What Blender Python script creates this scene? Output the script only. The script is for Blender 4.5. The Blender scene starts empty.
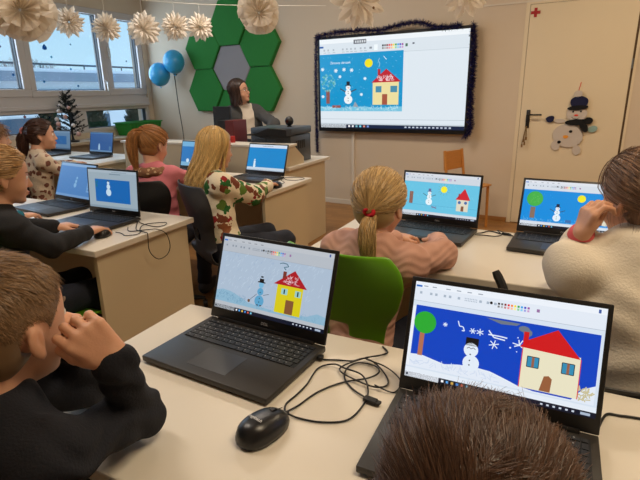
import bpy, bmesh, math, random
import numpy as np
from mathutils import Vector, Matrix
C = bpy.context.scene
R = math.radians
rnd = random.Random(7)
nrng = np.random.default_rng(7)

# ------------------------------------------------------------------ camera
cd = bpy.data.cameras.new('camera'); cam = bpy.data.objects.new('camera', cd)
C.collection.objects.link(cam); C.camera = cam
cd.sensor_width = 36; cd.lens = 490/640*36; cd.clip_start = .02; cd.clip_end = 200
_y, _p, _r = R(26.32), R(16.89), R(-1.12)
fwd = Vector((-math.sin(_y)*math.cos(_p), math.cos(_y)*math.cos(_p), -math.sin(_p)))
rgt = Vector((math.cos(_y), math.sin(_y), 0)); upv = rgt.cross(fwd)
r2 = math.cos(_r)*rgt+math.sin(_r)*upv; u2 = -math.sin(_r)*rgt+math.cos(_r)*upv
m4 = Matrix((r2, u2, -fwd)).transposed().to_4x4(); m4.translation = (0, 0, 1.34)
cam.matrix_world = m4

# ------------------------------------------------------------------ world, lights, exposure
w = bpy.data.worlds.new('overcast_sky'); C.world = w; w.use_nodes = True
nt = w.node_tree; bg = nt.nodes['Background']
tc = nt.nodes.new('ShaderNodeTexCoord'); sp = nt.nodes.new('ShaderNodeSeparateXYZ'); cr = nt.nodes.new('ShaderNodeValToRGB')
nt.links.new(tc.outputs['Generated'], sp.inputs[0]); nt.links.new(sp.outputs['Z'], cr.inputs[0]); nt.links.new(cr.outputs[0], bg.inputs[0])
cr.color_ramp.elements[0].position = 0.0; cr.color_ramp.elements[0].color = (.50, .74, .90, 1)
cr.color_ramp.elements[1].position = .45; cr.color_ramp.elements[1].color = (.22, .50, .82, 1)
_e = cr.color_ramp.elements.new(.95); _e.color = (1.5, 1.7, 1.9, 1)
bg.inputs[1].default_value = 1.2
vs = C.view_settings
C.display_settings.display_device = 'sRGB'
vs.view_transform = 'Standard'; vs.look = 'None'; vs.gamma = 1; vs.use_curve_mapping = False
vs.exposure = 0.0

def area(name, loc, rot, size, power, col):
    l = bpy.data.lights.new(name, 'AREA'); l.shape = 'RECTANGLE'; l.size, l.size_y = size; l.energy = power; l.color = col
    o = bpy.data.objects.new(name, l); C.collection.objects.link(o); o.location = loc; o.rotation_euler = rot
    return o
WARM = (1.0, .81, .56); NEUT = (1.0, .88, .76)
area('ceiling_lamp_light', (.6, .9, 2.84), (0, 0, 0), (1.2, .3), 31, WARM)
area('ceiling_lamp_light', (.6, 3.6, 2.84), (0, 0, 0), (1.2, .3), 30, WARM)
area('ceiling_lamp_light', (-2.2, .9, 2.84), (0, 0, 0), (1.2, .3), 24, NEUT)
area('ceiling_lamp_light', (-2.2, 3.6, 2.84), (0, 0, 0), (1.2, .3), 32, NEUT)
area('window_daylight', (-5.62, 2.6, 1.75), (0, R(-90), 0), (1.2, 6.0), 110, (.62, .80, 1.0))

# ------------------------------------------------------------------ materials
def lin(c):
    return tuple(((v/255)/12.92 if v/255 <= .04045 else ((v/255+.055)/1.055)**2.4) for v in c)
_m = {}
def mat(name, col, rough=.6, metal=0, bump=0, bscale=60, var=0, vscale=8, sss=0, coat=0, spec=.5, stretch=None):
    if name in _m: return _m[name]
    m = bpy.data.materials.new(name); m.use_nodes = True; n = m.node_tree; b = n.nodes['Principled BSDF']
    c = lin(col); b.inputs['Base Color'].default_value = (*c, 1); b.inputs['Roughness'].default_value = rough
    b.inputs['Metallic'].default_value = metal; b.inputs['Specular IOR Level'].default_value = spec
    if coat: b.inputs['Coat Weight'].default_value = coat
    if sss:
        b.inputs['Subsurface Weight'].default_value = sss; b.inputs['Subsurface Radius'].default_value = (.012, .005, .003); b.inputs['Subsurface Scale'].default_value = 1
    t = n.nodes.new('ShaderNodeTexCoord'); src = t.outputs['Object']
    if stretch:
        mp = n.nodes.new('ShaderNodeMapping'); mp.inputs['Scale'].default_value = stretch; n.links.new(src, mp.inputs[0]); src = mp.outputs[0]
    if var:
        no = n.nodes.new('ShaderNodeTexNoise'); no.inputs['Scale'].default_value = vscale; no.inputs['Detail'].default_value = 4; n.links.new(src, no.inputs[0])
        mx = n.nodes.new('ShaderNodeMix'); mx.data_type = 'RGBA'; n.links.new(no.outputs[0], mx.inputs[0])
        mx.inputs[6].default_value = (*[v*(1-var) for v in c], 1); mx.inputs[7].default_value = (*[min(1, v*(1+var)) for v in c], 1)
        n.links.new(mx.outputs[2], b.inputs['Base Color'])
    if bump:
        no = n.nodes.new('ShaderNodeTexNoise'); no.inputs['Scale'].default_value = bscale; no.inputs['Detail'].default_value = 5; n.links.new(src, no.inputs[0])
        bu = n.nodes.new('ShaderNodeBump'); bu.inputs['Strength'].default_value = bump; bu.inputs['Distance'].default_value = .01
        n.links.new(no.outputs[0], bu.inputs['Height']); n.links.new(bu.outputs[0], b.inputs['Normal'])
    _m[name] = m; return m
def emis(col, s=1.0, gloss=True):
    key = 'screen_%02x%02x%02x_%d' % (*[int(v) for v in col], int(s*100))
    if key in _m: return _m[key]
    m = mat(key, (8, 8, 8), .35); b = m.node_tree.nodes['Principled BSDF']
    b.inputs['Emission Color'].default_value = (*lin(col), 1); b.inputs['Emission Strength'].default_value = s
    return m
def hair_mat(name, col, var=.45):
    if name in _m: return _m[name]
    m = mat(name, col, .42, spec=.45); n = m.node_tree; b = n.nodes['Principled BSDF']
    a = n.nodes.new('ShaderNodeAttribute'); a.attribute_name = 'strand'; mx = n.nodes.new('ShaderNodeMix'); mx.data_type = 'RGBA'
    c = lin(col); n.links.new(a.outputs['Fac'], mx.inputs[0])
    mx.inputs[6].default_value = (*[v*(1-var) for v in c], 1); mx.inputs[7].default_value = (*[min(1, v*(1+var)) for v in c], 1)
    n.links.new(mx.outputs[2], b.inputs['Base Color']); return m
def ramp_cells(name, stops, scale, rough=.85, bump=.4, feature='F1', rand=1.0, distort=.35, core=.47):
    if name in _m: return _m[name]
    m = mat(name, (200, 200, 200), rough, bump=bump, bscale=120); n = m.node_tree; b = n.nodes['Principled BSDF']
    t = n.nodes.new('ShaderNodeTexCoord'); no = n.nodes.new('ShaderNodeTexNoise'); no.inputs['Scale'].default_value = scale*1.3
    va = n.nodes.new('ShaderNodeVectorMath'); va.operation = 'MULTIPLY_ADD'; va.inputs[1].default_value = (distort/scale*2,)*3
    n.links.new(t.outputs['Object'], no.inputs[0]); n.links.new(no.outputs['Color'], va.inputs[0]); n.links.new(t.outputs['Object'], va.inputs[2])
    v = n.nodes.new('ShaderNodeTexVoronoi'); v.inputs['Scale'].default_value = scale; n.links.new(va.outputs[0], v.inputs['Vector'])
    s = n.nodes.new('ShaderNodeSeparateColor'); n.links.new(v.outputs['Color'], s.inputs[0])
    r = n.nodes.new('ShaderNodeValToRGB'); r.color_ramp.interpolation = 'CONSTANT'; n.links.new(s.outputs[0], r.inputs[0])
    el = r.color_ramp.elements
    for i, (p, c) in enumerate(stops):
        e = el[i] if i < 2 else el.new(p); e.position = p; e.color = (*lin(c), 1)
    # keep only the core of every cell coloured, ground colour between
    gt = n.nodes.new('ShaderNodeMath'); gt.operation = 'GREATER_THAN'; gt.inputs[1].default_value = core; n.links.new(v.outputs['Distance'], gt.inputs[0])
    mx = n.nodes.new('ShaderNodeMix'); mx.data_type = 'RGBA'; n.links.new(gt.outputs[0], mx.inputs[0]); n.links.new(r.outputs[0], mx.inputs[6])
    mx.inputs[7].default_value = (*lin(stops[0][1]), 1); n.links.new(mx.outputs[2], b.inputs['Base Color'])
    return m

WALL = mat('warm_wall_paint', (208, 191, 168), .85, bump=.05, bscale=90, var=.03, vscale=2)
CEIL = mat('ceiling_paint', (225, 218, 205), .9)
WHITE_TRIM = mat('white_trim', (214, 203, 186), .6)
DOORM = mat('door_laminate', (222, 206, 176), .5, var=.02, vscale=3)
TABLETOP = mat('cream_table_laminate', (218, 210, 196), .38, var=.02, vscale=5)
PANEL = mat('beige_panel', (206, 190, 160), .5, var=.03, vscale=4)
FRAME = mat('window_frame_plastic', (196, 190, 188), .45)
BLACK = mat('black_plastic', (22, 22, 23), .45)
DARK = mat('laptop_body', (44, 41, 38), .42, bump=.03, bscale=900)
BEZEL = mat('laptop_bezel', (18, 18, 20), .4)
KEY = mat('keycap', (26, 26, 28), .5)
KEYBED = mat('key_bed', (12, 12, 13), .6)
PADM = mat('touchpad_surface', (46, 45, 47), .35)
RUBBER = mat('black_rubber', (12, 12, 13), .5)
WOODF = None

def wood_floor():
    m = mat('parquet_floor', (165, 118, 66), .38); n = m.node_tree; b = n.nodes['Principled BSDF']
    t = n.nodes.new('ShaderNodeTexCoord'); br = n.nodes.new('ShaderNodeTexBrick'); n.links.new(t.outputs['Object'], br.inputs[0])
    br.inputs['Scale'].default_value = 1; br.inputs['Brick Width'].default_value = .45; br.inputs['Row Height'].default_value = .07; br.inputs['Mortar Size'].default_value = .0012
    br.inputs['Color1'].default_value = (*lin((176, 126, 70)), 1); br.inputs['Color2'].default_value = (*lin((150, 102, 52)), 1); br.inputs['Mortar'].default_value = (*lin((90, 60, 32)), 1)
    mp = n.nodes.new('ShaderNodeMapping'); mp.inputs['Scale'].default_value = (3, 40, 1); n.links.new(t.outputs['Object'], mp.inputs[0])
    no = n.nodes.new('ShaderNodeTexNoise'); no.inputs['Scale'].default_value = 2; no.inputs['Detail'].default_value = 6; n.links.new(mp.outputs[0], no.inputs[0])
    mx = n.nodes.new('ShaderNodeMix'); mx.data_type = 'RGBA'; mx.blend_type = 'MULTIPLY'; mx.inputs[0].default_value = .35
    n.links.new(br.outputs[0], mx.inputs[6]); n.links.new(no.outputs[0], mx.inputs[7]); n.links.new(mx.outputs[2], b.inputs['Base Color'])
    return m

# ------------------------------------------------------------------ mesh helpers
class MB:
    def __init__(s): s.v = []; s.f = []; s.mi = []
    def add(s, vs_, fs_, mi=0):
        o = len(s.v); s.v += [tuple(v) for v in vs_]; s.f += [tuple(i+o for i in f) for f in fs_]; s.mi += [mi]*len(fs_)
    def box(s, lo, hi, M=None, mi=0, bev=0):
        if bev:
            bm = bmesh.new(); bmesh.ops.create_cube(bm, size=1)
            for v in bm.verts: v.co = Vector([(lo[i]+hi[i])/2+v.co[i]*(hi[i]-lo[i]) for i in range(3)])
            bmesh.ops.bevel(bm, geom=bm.edges[:], offset=bev, segments=2, affect='EDGES', profile=.5)
            vs_ = [v.co.copy() for v in bm.verts]; fs_ = [[v.index for v in f.verts] for f in bm.faces]; bm.free()
        else:
            vs_ = [Vector((x, y, z)) for x in (lo[0], hi[0]) for y in (lo[1], hi[1]) for z in (lo[2], hi[2])]
            fs_ = [(0, 1, 3, 2), (4, 6, 7, 5), (0, 4, 5, 1), (2, 3, 7, 6), (0, 2, 6, 4), (1, 5, 7, 3)]
        if M: vs_ = [M @ v for v in vs_]
        s.add(vs_, fs_, mi); return s
    def tube(s, pts, rad, n=8, mi=0, cap=True, closed=False):
        P = [Vector(p) for p in pts]; rad = rad if isinstance(rad, (list, tuple)) else [rad]*len(P)
        T = []
        for i in range(len(P)):
            a = P[(i-1) % len(P)] if (i > 0 or closed) else P[i]; b = P[(i+1) % len(P)] if (i < len(P)-1 or closed) else P[i]
            T.append((b-a).normalized())
        N = T[0].orthogonal().normalized(); vs_ = []
        for i in range(len(P)):
            N = (N-T[i]*N.dot(T[i]))
            N = N.normalized() if N.length > 1e-6 else T[i].orthogonal().normalized()
            B = T[i].cross(N)
            for k in range(n):
                a = 2*math.pi*k/n; vs_.append(P[i]+(N*math.cos(a)+B*math.sin(a))*rad[i])
        fs_ = []; L = len(P)
        for i in range(L if closed else L-1):
            j = (i+1) % L
            for k in range(n): fs_.append((i*n+k, i*n+(k+1) % n, j*n+(k+1) % n, j*n+k))
        if cap and not closed: fs_ += [tuple(range(n))[::-1], tuple((L-1)*n+k for k in range(n))]
        s.add(vs_, fs_, mi); return s
    def lathe(s, prof, n=24, M=None, mi=0):
        vs_ = []; fs_ = []
        for r_, z in prof:
            for k in range(n):
                a = 2*math.pi*k/n; vs_.append(Vector((r_*math.cos(a), r_*math.sin(a), z)))
        for i in range(len(prof)-1):
            for k in range(n): fs_.append((i*n+k, i*n+(k+1) % n, (i+1)*n+(k+1) % n, (i+1)*n+k))
        fs_ += [tuple(range(n))[::-1], tuple((len(prof)-1)*n+k for k in range(n))]
        if M: vs_ = [M @ v for v in vs_]
        s.add(vs_, fs_, mi); return s
    def ell(s, c, r_, n=16, M=None, mi=0):
        prof = [(math.sin(math.pi*i/(n//2+2))*1, -math.cos(math.pi*i/(n//2+2))) for i in range(n//2+3)]
        vs_ = []; fs_ = []
        for q, z in prof:
            q = max(q, .001)
            for k in range(n):
                a = 2*math.pi*k/n; v = Vector((q*math.cos(a)*r_[0], q*math.sin(a)*r_[1], z*r_[2]))
                vs_.append((M @ v if M else v)+Vector(c))
        for i in range(len(prof)-1):
            for k in range(n): fs_.append((i*n+k, i*n+(k+1) % n, (i+1)*n+(k+1) % n, (i+1)*n+k))
        s.add(vs_, fs_, mi); return s
    def prism(s, poly, z0, z1, M=None, mi=0):     # poly in xy, extruded in z
        n = len(poly); vs_ = [Vector((x, y, z0)) for x, y in poly]+[Vector((x, y, z1)) for x, y in poly]
        fs_ = [tuple(range(n))[::-1], tuple(range(n, 2*n))]+[(i, (i+1) % n, n+(i+1) % n, n+i) for i in range(n)]
        if M: vs_ = [M @ v for v in vs_]
        s.add(vs_, fs_, mi); return s
    def mesh(s, name, mats, smooth=False):
        me = bpy.data.meshes.new(name); me.from_pydata(s.v, [], s.f)
        for m in (mats if isinstance(mats, (list, tuple)) else [mats]): me.materials.append(m)
        me.polygons.foreach_set('material_index', s.mi)
        bm = bmesh.new(); bm.from_mesh(me); bmesh.ops.recalc_face_normals(bm, faces=bm.faces[:]); bm.to_mesh(me); bm.free()
        if smooth:
            me.polygons.foreach_set('use_smooth', [True]*len(me.polygons))
            if smooth != 'all': me.set_sharp_from_angle(angle=R(40))
        me.update(); return me
    def build(s, name, mats, parent=None, smooth=False, loc=None, **kw):
        return link(name, s.mesh(name, mats, smooth), parent, loc, **kw)
def link(name, me, parent=None, loc=None, rz=0, **kw):
    o = bpy.data.objects.new(name, me); C.collection.objects.link(o)
    if parent: o.parent = parent
    if loc is not None: o.location = loc
    if rz: o.rotation_euler.z = rz
    tag(o, **kw); return o
def tag(o, label=None, cat=None, group=None, kind=None):
    if label: o['label'] = label
    if cat: o['category'] = cat
    if group: o['group'] = group
    if kind: o['kind'] = kind
    return o
def thing(name, label, cat, loc=(0, 0, 0), rz=0, group=None):
    o = bpy.data.objects.new(name, None); o.empty_display_size = .1; C.collection.objects.link(o); o.location = loc; o.rotation_euler.z = rz
    return tag(o, label, cat, group)
def text_mesh(name, body, size, m, depth=.0004, align='CENTER'):
    cu = bpy.data.curves.new(name, 'FONT'); cu.body = body; cu.size = size; cu.align_x = align; cu.extrude = depth
    o = bpy.data.objects.new(name, cu); C.collection.objects.link(o)
    bpy.context.view_layer.update(); me = bpy.data.meshes.new_from_object(o.evaluated_get(bpy.context.evaluated_depsgraph_get()))
    bpy.data.objects.remove(o); me.materials.clear(); me.materials.append(m); return me
def spline(pts, k=6):
    P = [Vector(p) for p in pts]; out = []
    for i in range(len(P)-1):
        a, b, c, d = P[max(i-1, 0)], P[i], P[i+1], P[min(i+2, len(P)-1)]
        for j in range(k):
            t = j/k; out.append(.5*((2*b)+(c-a)*t+(2*a-5*b+4*c-d)*t*t+(3*b-a-3*c+d)*t**3))
    out.append(P[-1]); return out

# ------------------------------------------------------------------ the room
WX = -5.55                                   # inner face of the window wall
WA = R(-4.5); WO = Vector((-.41, 5.30, 0))     # front wall: origin at the door's left edge, turned a little
WU = Vector((math.cos(WA), math.sin(WA), 0)); WN = Vector((-math.sin(WA), math.cos(WA), 0))
WM = Matrix((WU, WN, Vector((0, 0, 1)))).transposed().to_4x4(); WM.translation = WO
def wall_obj(name, mb, mats, parent=None, smooth=False, **kw):   # built in wall coordinates: x along the wall, -y into the room, z up
    o = mb.build(name, mats, parent, smooth, **kw)
    if not parent: o.matrix_world = WM
    return o
MB().box((-8, -2, -.1), (4, 7, 0)).build('floor', wood_floor(), kind='structure')
MB().box((-5.9, -1.8, 2.9), (3, 6.2, 3.0)).build('ceiling', CEIL, kind='structure')
cw = -5.20                                    # u of the corner with the window wall
wall_obj('wall_front', MB().box((cw-.3, 0, 0), (-.035, .15, 2.9)).box((.905, 0, 0), (3.2, .15, 2.9)).box((-.035, 0, 2.085), (.905, .15, 2.9)), WALL, kind='structure')
MB().box((2.6, -1.8, 0), (2.75, 5.3, 2.9)).build('wall_right', WALL, kind='structure')
MB().box((-5.8, -1.95, 0), (2.75, -1.8, 2.9)).build('wall_back', WALL, kind='structure')
# window wall with upper and lower openings, y from -1.2 to 5.6
lw = MB().box((WX-.2, -1.8, 0), (WX, 6.0, .88)).box((WX-.2, 5.62, .88), (WX, 6.0, 2.9)).box((WX-.2, -1.8, 2.40), (WX, 5.62, 2.9)).box((WX-.2, -1.8, .88), (WX, 1.0, 2.40))
lw.build('wall_left', WALL, kind='structure')
MB().box((WX-.14, 1.0, 1.20), (WX-.02, 5.62, 1.34)).box((WX-.03, 1.0, 1.19), (WX+.03, 5.62, 1.235), bev=.006).box((WX-.02, 1.0, 1.235), (WX+.012, 5.62, 1.30)).build('trim_1', FRAME, kind='structure')
GLASS = bpy.data.materials.new('window_glass'); GLASS.use_nodes = True
_n = GLASS.node_tree; _n.nodes.clear(); _o = _n.nodes.new('ShaderNodeOutputMaterial'); _t = _n.nodes.new('ShaderNodeBsdfTransparent'); _g = _n.nodes.new('ShaderNodeBsdfGlossy'); _x = _n.nodes.new('ShaderNodeMixShader')
_t.inputs[0].default_value = (.97, .99, 1, 1); _g.inputs['Roughness'].default_value = .03; _x.inputs[0].default_value = .05
_n.links.new(_t.outputs[0], _x.inputs[1]); _n.links.new(_g.outputs[0], _x.inputs[2]); _n.links.new(_x.outputs[0], _o.inputs[0])
GASKET = mat('window_gasket', (40, 42, 46), .6)
HANDLE = mat('window_handle_metal', (190, 185, 178), .35, .4)
def window(n, y0, y1, z0, z1, fw, handle=None):
    o = thing('window_%d' % n, None, None, (0, 0, 0)); o['kind'] = 'structure'
    b = MB()
    for lo, hi in (((y0, z0), (y1, z0+fw)), ((y0, z1-fw), (y1, z1)), ((y0, z0+fw), (y0+fw, z1-fw)), ((y1-fw, z0+fw), (y1, z1-fw))):
        b.box((WX-.12, lo[0], lo[1]), (WX-.005, hi[0], hi[1]), bev=.006)
    b.build('window_frame', FRAME, o)
    g = MB(); e = .008
    a0, a1, b0, b1 = y0+fw, y1-fw, z0+fw, z1-fw
    for lo, hi in (((a0, b0), (a1, b0+e)), ((a0, b1-e), (a1, b1)), ((a0, b0+e), (a0+e, b1-e)), ((a1-e, b0+e), (a1, b1-e))):
        g.box((WX-.085, lo[0], lo[1]), (WX-.035, hi[0], hi[1]))
    g.build('window_gasket', GASKET, o)
    MB().box((WX-.064, a0, b0), (WX-.058, a1, b1)).build('window_pane', GLASS, o)
    if handle:
        MB().box((WX-.005, handle[0]-.014, handle[1]-.035), (WX+.012, handle[0]+.014, handle[1]+.035), bev=.004).box((WX+.01, handle[0]-.011, handle[1]-.115), (WX+.034, handle[0]+.011, handle[1]+.012), bev=.005).build('window_handle', HANDLE, o)
window(1, 1.0, 2.45, 1.34, 2.40, .085)
window(2, 2.45, 3.84, 1.34, 2.40, .085)
window(3, 3.84, 4.95, 1.335, 2.40, .07, (4.91, 1.50))
window(4, 4.95, 5.62, 1.34, 2.40, .09, (5.0, 1.92))
window(5, 1.0, 4.40, .88, 1.20, .05)
window(6, 4.48, 5.62, .88, 1.20, .05)
MB().box((WX-.13, 4.40, .88), (WX-.005, 4.48, 1.20)).build('trim_2', FRAME, kind='structure')
MB().box((WX-.01, .6, .775), (-5.17, 5.55, .81), bev=.006).box((WX-.01, .6, .0), (-5.30, 5.4, .775)).build('trim_3', mat('sill_laminate', (176, 160, 140), .5), kind='structure')
# front-wall trims
wall_obj('baseboard_front', MB().box((cw+.02, -.014, .0), (-1.85, 0, .06), bev=.004), WHITE_TRIM, kind='structure')
wall_obj('baseboard_door', MB().box((-1.80, -.014, .0), (-.04, 0, .045), bev=.003), mat('oak_baseboard', (160, 112, 62), .5), kind='structure')
wall_obj('trim_4', MB().box((-1.838, -.022, .0), (-1.80, 0, .90), bev=.004), WHITE_TRIM, kind='structure')
wall_obj('trim_5', MB().box((-.42, -.006, 2.085), (3.1, 0, 2.10)), WHITE_TRIM, kind='structure')
# door: frame, leaf, hinge
dr = thing('door_1', None, None); dr['kind'] = 'structure'; dr.matrix_world = WM
DLINE = mat('door_gap', (96, 76, 52), .8)
MB().box((-.035, -.006, 0), (0, .12, 2.085)).box((.885, -.006, 0), (.905, .12, 2.085)).box((0, -.006, 2.068), (.885, .12, 2.085)).build('door_frame', DOORM, dr)
MB().box((.004, -.010, .006), (.868, .03, 2.064), bev=.002).build('door_leaf', DOORM, dr)
MB().box((0, .012, 0), (.885, .05, 2.07)).build('door_gap', DLINE, dr)
MB().tube([(.876, -.012, 1.48), (.876, -.012, 1.56)], .009, 10).build('hinge', mat('hinge_metal', (120, 116, 108), .35, .8), dr)
MB().tube([(.876, -.012, .3), (.876, -.012, .38)], .009, 10).build('hinge', _m['hinge_metal'], dr)
hp = MB().box((.058, -.020, .96), (.092, -.010, 1.13), bev=.006).tube([(.075, -.018, 1.085), (.075, -.060, 1.085)], .009, 10)
hp.tube([(.075, -.058, 1.085), (.12, -.060, 1.086), (.20, -.056, 1.086)], [.009, .008, .008], 10)
hp.build('door_handle', BLACK, dr, smooth=True)
ky = MB(); kM = mat('key_metal', (150, 118, 70), .35, .8)
ky.tube([(.075, -.02, .975), (.075, -.035, .975)], .005, 8)
for i, (dx, ln) in enumerate(((-.006, .12), (.002, .15), (.010, .10), (-.012, .17))):
    ky.tube([(.072+dx*.3, -.035, .975), (.070+dx, -.036-.003*i, .975-ln*.5), (.066+dx*1.6, -.034-.003*i, .975-ln)], .003, 6)
    ky.box((.060+dx*1.5, -.040-.003*i, .975-ln-.03), (.074+dx*1.5, -.036-.003*i, .975-ln))
wall_obj('key_bunch', ky, kM, label='bunch of brass keys hanging from the lock under the black door handle', cat='keys')
wall_obj('wall_cross', MB().box((.010, -.014, 1.981), (.090, -.0105, 2.007)).box((.037, -.014, 1.954), (.063, -.0105, 2.034)), mat('red_sticker', (165, 20, 24), .5), label='small red cross sticker near the top left of the door', cat='sticker')

# ceiling lamps (fixtures themselves)
LAMP = emis((255, 226, 180), 1.5)
for i, (x, y) in enumerate(((.6, .9), (.6, 3.6), (-2.2, .9), (-2.2, 3.6))):
    t = thing('ceiling_lamp', 'long flat ceiling lamp with a warm diffuser, fitted flush above the classroom tables', 'lamp', (x, y, 2.9), group='flush ceiling lamps')
    MB().box((-.65, -.19, -.035), (.65, .19, 0), bev=.005).build('lamp_housing', WHITE_TRIM, t)
    MB().box((-.60, -.15, -.042), (.60, .15, -.035)).build('diffuser', LAMP, t)

# ------------------------------------------------------------------ outside the windows
SNOW = mat('snow', (226, 232, 240), .8, bump=.3, bscale=3)
MB().box((-60, -20, -1.05), (-5.9, 60, -.95)).build('ground_outside', SNOW, kind='structure')
bl = thing('flat_roof_building', 'long pale building with a snowy flat roof edge seen through the upper windows', 'building', (-14, 10, -.95))
MB().box((-6, -14, 0), (0, 22, 2.72)).build('facade', mat('pale_facade', (232, 234, 236), .8), bl)
MB().box((-6.4, -14.2, 2.72), (.25, 22, 2.98)).build('roof_edge', mat('roof_fascia', (140, 152, 168), .7, var=.15, vscale=2), bl)
MB().box((-6.4, -14.2, 2.98), (.22, 22, 3.08)).build('snow_cap', SNOW, bl)
rl = MB().tube([(.1, -14, 3.20), (.1, 22, 3.20)], .03, 6)
for k in range(24): rl.tube([(.1, -13.5+k*1.5, 3.0), (.1, -13.5+k*1.5, 3.2)], .02, 5)
rl.build('roof_rail', mat('dark_rail', (60, 72, 88), .6), bl)
MB().box((.0, -14, 2.30), (.06, 22, 2.36)).box((.0, -14, 2.45), (.05, 22, 2.49)).build('facade_ledge', mat('ledge_grey', (136, 152, 172), .7), bl)
for k in range(12): MB().box((-.01, -12+k*2.6, .6), (.03, -10.7+k*2.6, 1.7)).build('building_window', mat('dark_outside_glass', (70, 90, 110), .2), bl)
BARK = mat('bare_bark', (128, 116, 122), .9)
def bare_tree(x, y, h, seed, label):
    r_ = random.Random(seed); b = MB()
    def br(p, d, ln, rad, dep):
        q = p+d*ln; b.tube([p, (p+q)/2+Vector((r_.uniform(-.05, .05), r_.uniform(-.05, .05), 0)), q], [rad, rad*.8, rad*.6], 5, cap=False)
        if dep:
            for _ in range(4 if dep > 1 else 5):
                dd = (d+Vector((r_.uniform(-.7, .7), r_.uniform(-.7, .7), r_.uniform(-.1, .5)))).normalized(); br(q, dd, ln*.72, rad*.55, dep-1)
    br(Vector((0, 0, 0)), Vector((0, 0, 1)), h*.36, .06, 4)
    b.build('bare_tree', BARK, loc=(x, y, -.95), label=label, cat='tree')
bare_tree(-24, 13.5, 3.9, 1, 'bare winter tree above the roof, leftmost behind the large paper star')
bare_tree(-30, 20.5, 4.6, 2, 'bare winter tree above the roof, in the left part of the middle window')
bare_tree(-26, 23.5, 3.8, 3, 'bare winter tree above the roof, rightmost and lowest of the three')
CONI = mat('conifer_green', (34, 56, 44), .9, var=.4, vscale=20)
def conifer(y, h, rad, seed, label, x=-7.4):
    r_ = np.random.default_rng(seed); b = MB().tube([(0, 0, 0), (0, 0, h*.9)], [.05, .01], 6)
    N = 900
    for _ in range(N):
        t = r_.random()**.8; z = h*(.03+.95*t); rr = rad*(1-t)**.55*(.6+.45*r_.random()); a = r_.random()*6.283
        c = np.array([rr*math.cos(a), rr*math.sin(a), z]); s_ = .05+.05*r_.random(); d = np.array([math.cos(a)*.6, math.sin(a)*.6, 1.1])*s_
        s2 = np.array([-math.sin(a), math.cos(a), 0])*s_*.55
        b.add([c-s2, c+s2, c+d], [(0, 1, 2)])
    b.ell((0, 0, h*.45), (rad*.6, rad*.6, h*.44), 12)
    b.build('conifer', CONI, loc=(x, y, -.95), label=label, cat='conifer')
for i, (y, h, rad, lb) in enumerate(((4.30, 2.32, .50, 'dark conifer outside the low window, leftmost one above the child at the edge'), (5.30, 2.30, .40, 'dark conifer outside the low window behind the dark-haired ponytail girl'),
        (6.20, 2.32, .40, 'dark conifer outside the low window just left of the small decorated tree'), (7.12, 2.30, .42, 'dark conifer outside the low window between decorated tree and green box'),
        (8.05, 2.32, .46, 'dark conifer outside the low window above the green box'), (3.3, 2.3, .48, 'dark conifer outside the low window, beyond the left edge of the picture'))):
    conifer(y, h, rad, 20+i, lb)
ST = [((48, 47), 4.13, 1.89, .035, 'large blue drop-shaped', (44, 110, 165)), (None, 3.60, 1.87, .016, 'small grey-blue, at the far left', (110, 150, 185)), (None, 4.49, 1.95, .012, 'tiny pale, upper right part', (80, 160, 200)),
      (None, 4.20, 1.79, .016, 'small turquoise, below the drop-shaped one', (70, 180, 210)), (None, 3.69, 1.58, .018, 'small turquoise, low in the leftmost visible sash', (60, 170, 215)), (None, 4.05, 1.51, .018, 'turquoise, lower left corner of the middle sash', (50, 160, 205)),
      (None, 4.51, 1.46, .018, 'deep turquoise, low centre of the middle sash', (40, 140, 180)), (None, 5.35, 1.79, .014, 'small turquoise, in the right sash', (70, 160, 205)), (None, 4.44, 1.66, .016, 'turquoise, over the roof line in the middle sash', (60, 180, 220)),
      (None, 3.73, 1.12, .022, 'white and red, on the low window', (220, 215, 220)), (None, 4.04, 1.10, .018, 'blue, on the low window left of the decorated tree', (60, 130, 180)), (None, 4.91, 1.12, .026, 'white, on the low window between the two window posts', (235, 235, 235)), (None, 5.19, 1.04, .016, 'turquoise, on the low window above the green box', (70, 160, 200))]
def gel(n, c):
    m = bpy.data.materials.new(n); m.use_nodes = True; t = m.node_tree; a = t.nodes['Principled BSDF']; a.inputs['Base Color'].default_value = (*lin(c), 1); o = [q for q in t.nodes if q.type == 'OUTPUT_MATERIAL'][0]
    tr = t.nodes.new('ShaderNodeBsdfTransparent'); tr.inputs[0].default_value = (*lin(c), 1); mx = t.nodes.new('ShaderNodeMixShader'); mx.inputs[0].default_value = .8; t.links.new(a.outputs[0], mx.inputs[1]); t.links.new(tr.outputs[0], mx.inputs[2]); t.links.new(mx.outputs[0], o.inputs[0]); return m
for i, (_, y, z, r_, lb, col) in enumerate(ST):
    b = MB(); n = 12; M = Matrix.Translation((0, 0, 0)) @ Matrix.Rotation(R(90), 4, 'Y')
    if i == 0: poly = [(-r_*1.25, 0), (-r_*.3, r_*.75), (r_*.45, r_*.85), (r_*.75, 0), (r_*.45, -r_*.85), (-r_*.3, -r_*.75)]
    else: poly = [((r_ if k % 2 == 0 else r_*.62)*math.cos(math.pi*k/6), (r_ if k % 2 == 0 else r_*.62)*math.sin(math.pi*k/6)) for k in range(12)]
    b.prism(poly, 0, .003, M)
    b.build('window_sticker', gel('gel_sticker_%d' % i, col), loc=(WX-.058, y, z), label='%s gel sticker on the window glass' % lb, cat='sticker')
    if i == 9:
        MB().box((.003, -.006, -.014), (.005, .006, .014)).box((.003, -.014, -.006), (.005, .014, .006)).build('red_mark', mat('red_sticker', (0, 0, 0)), bpy.data.objects[[o.name for o in C.collection.objects if o.name.startswith('window_sticker')][-1]])

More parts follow.
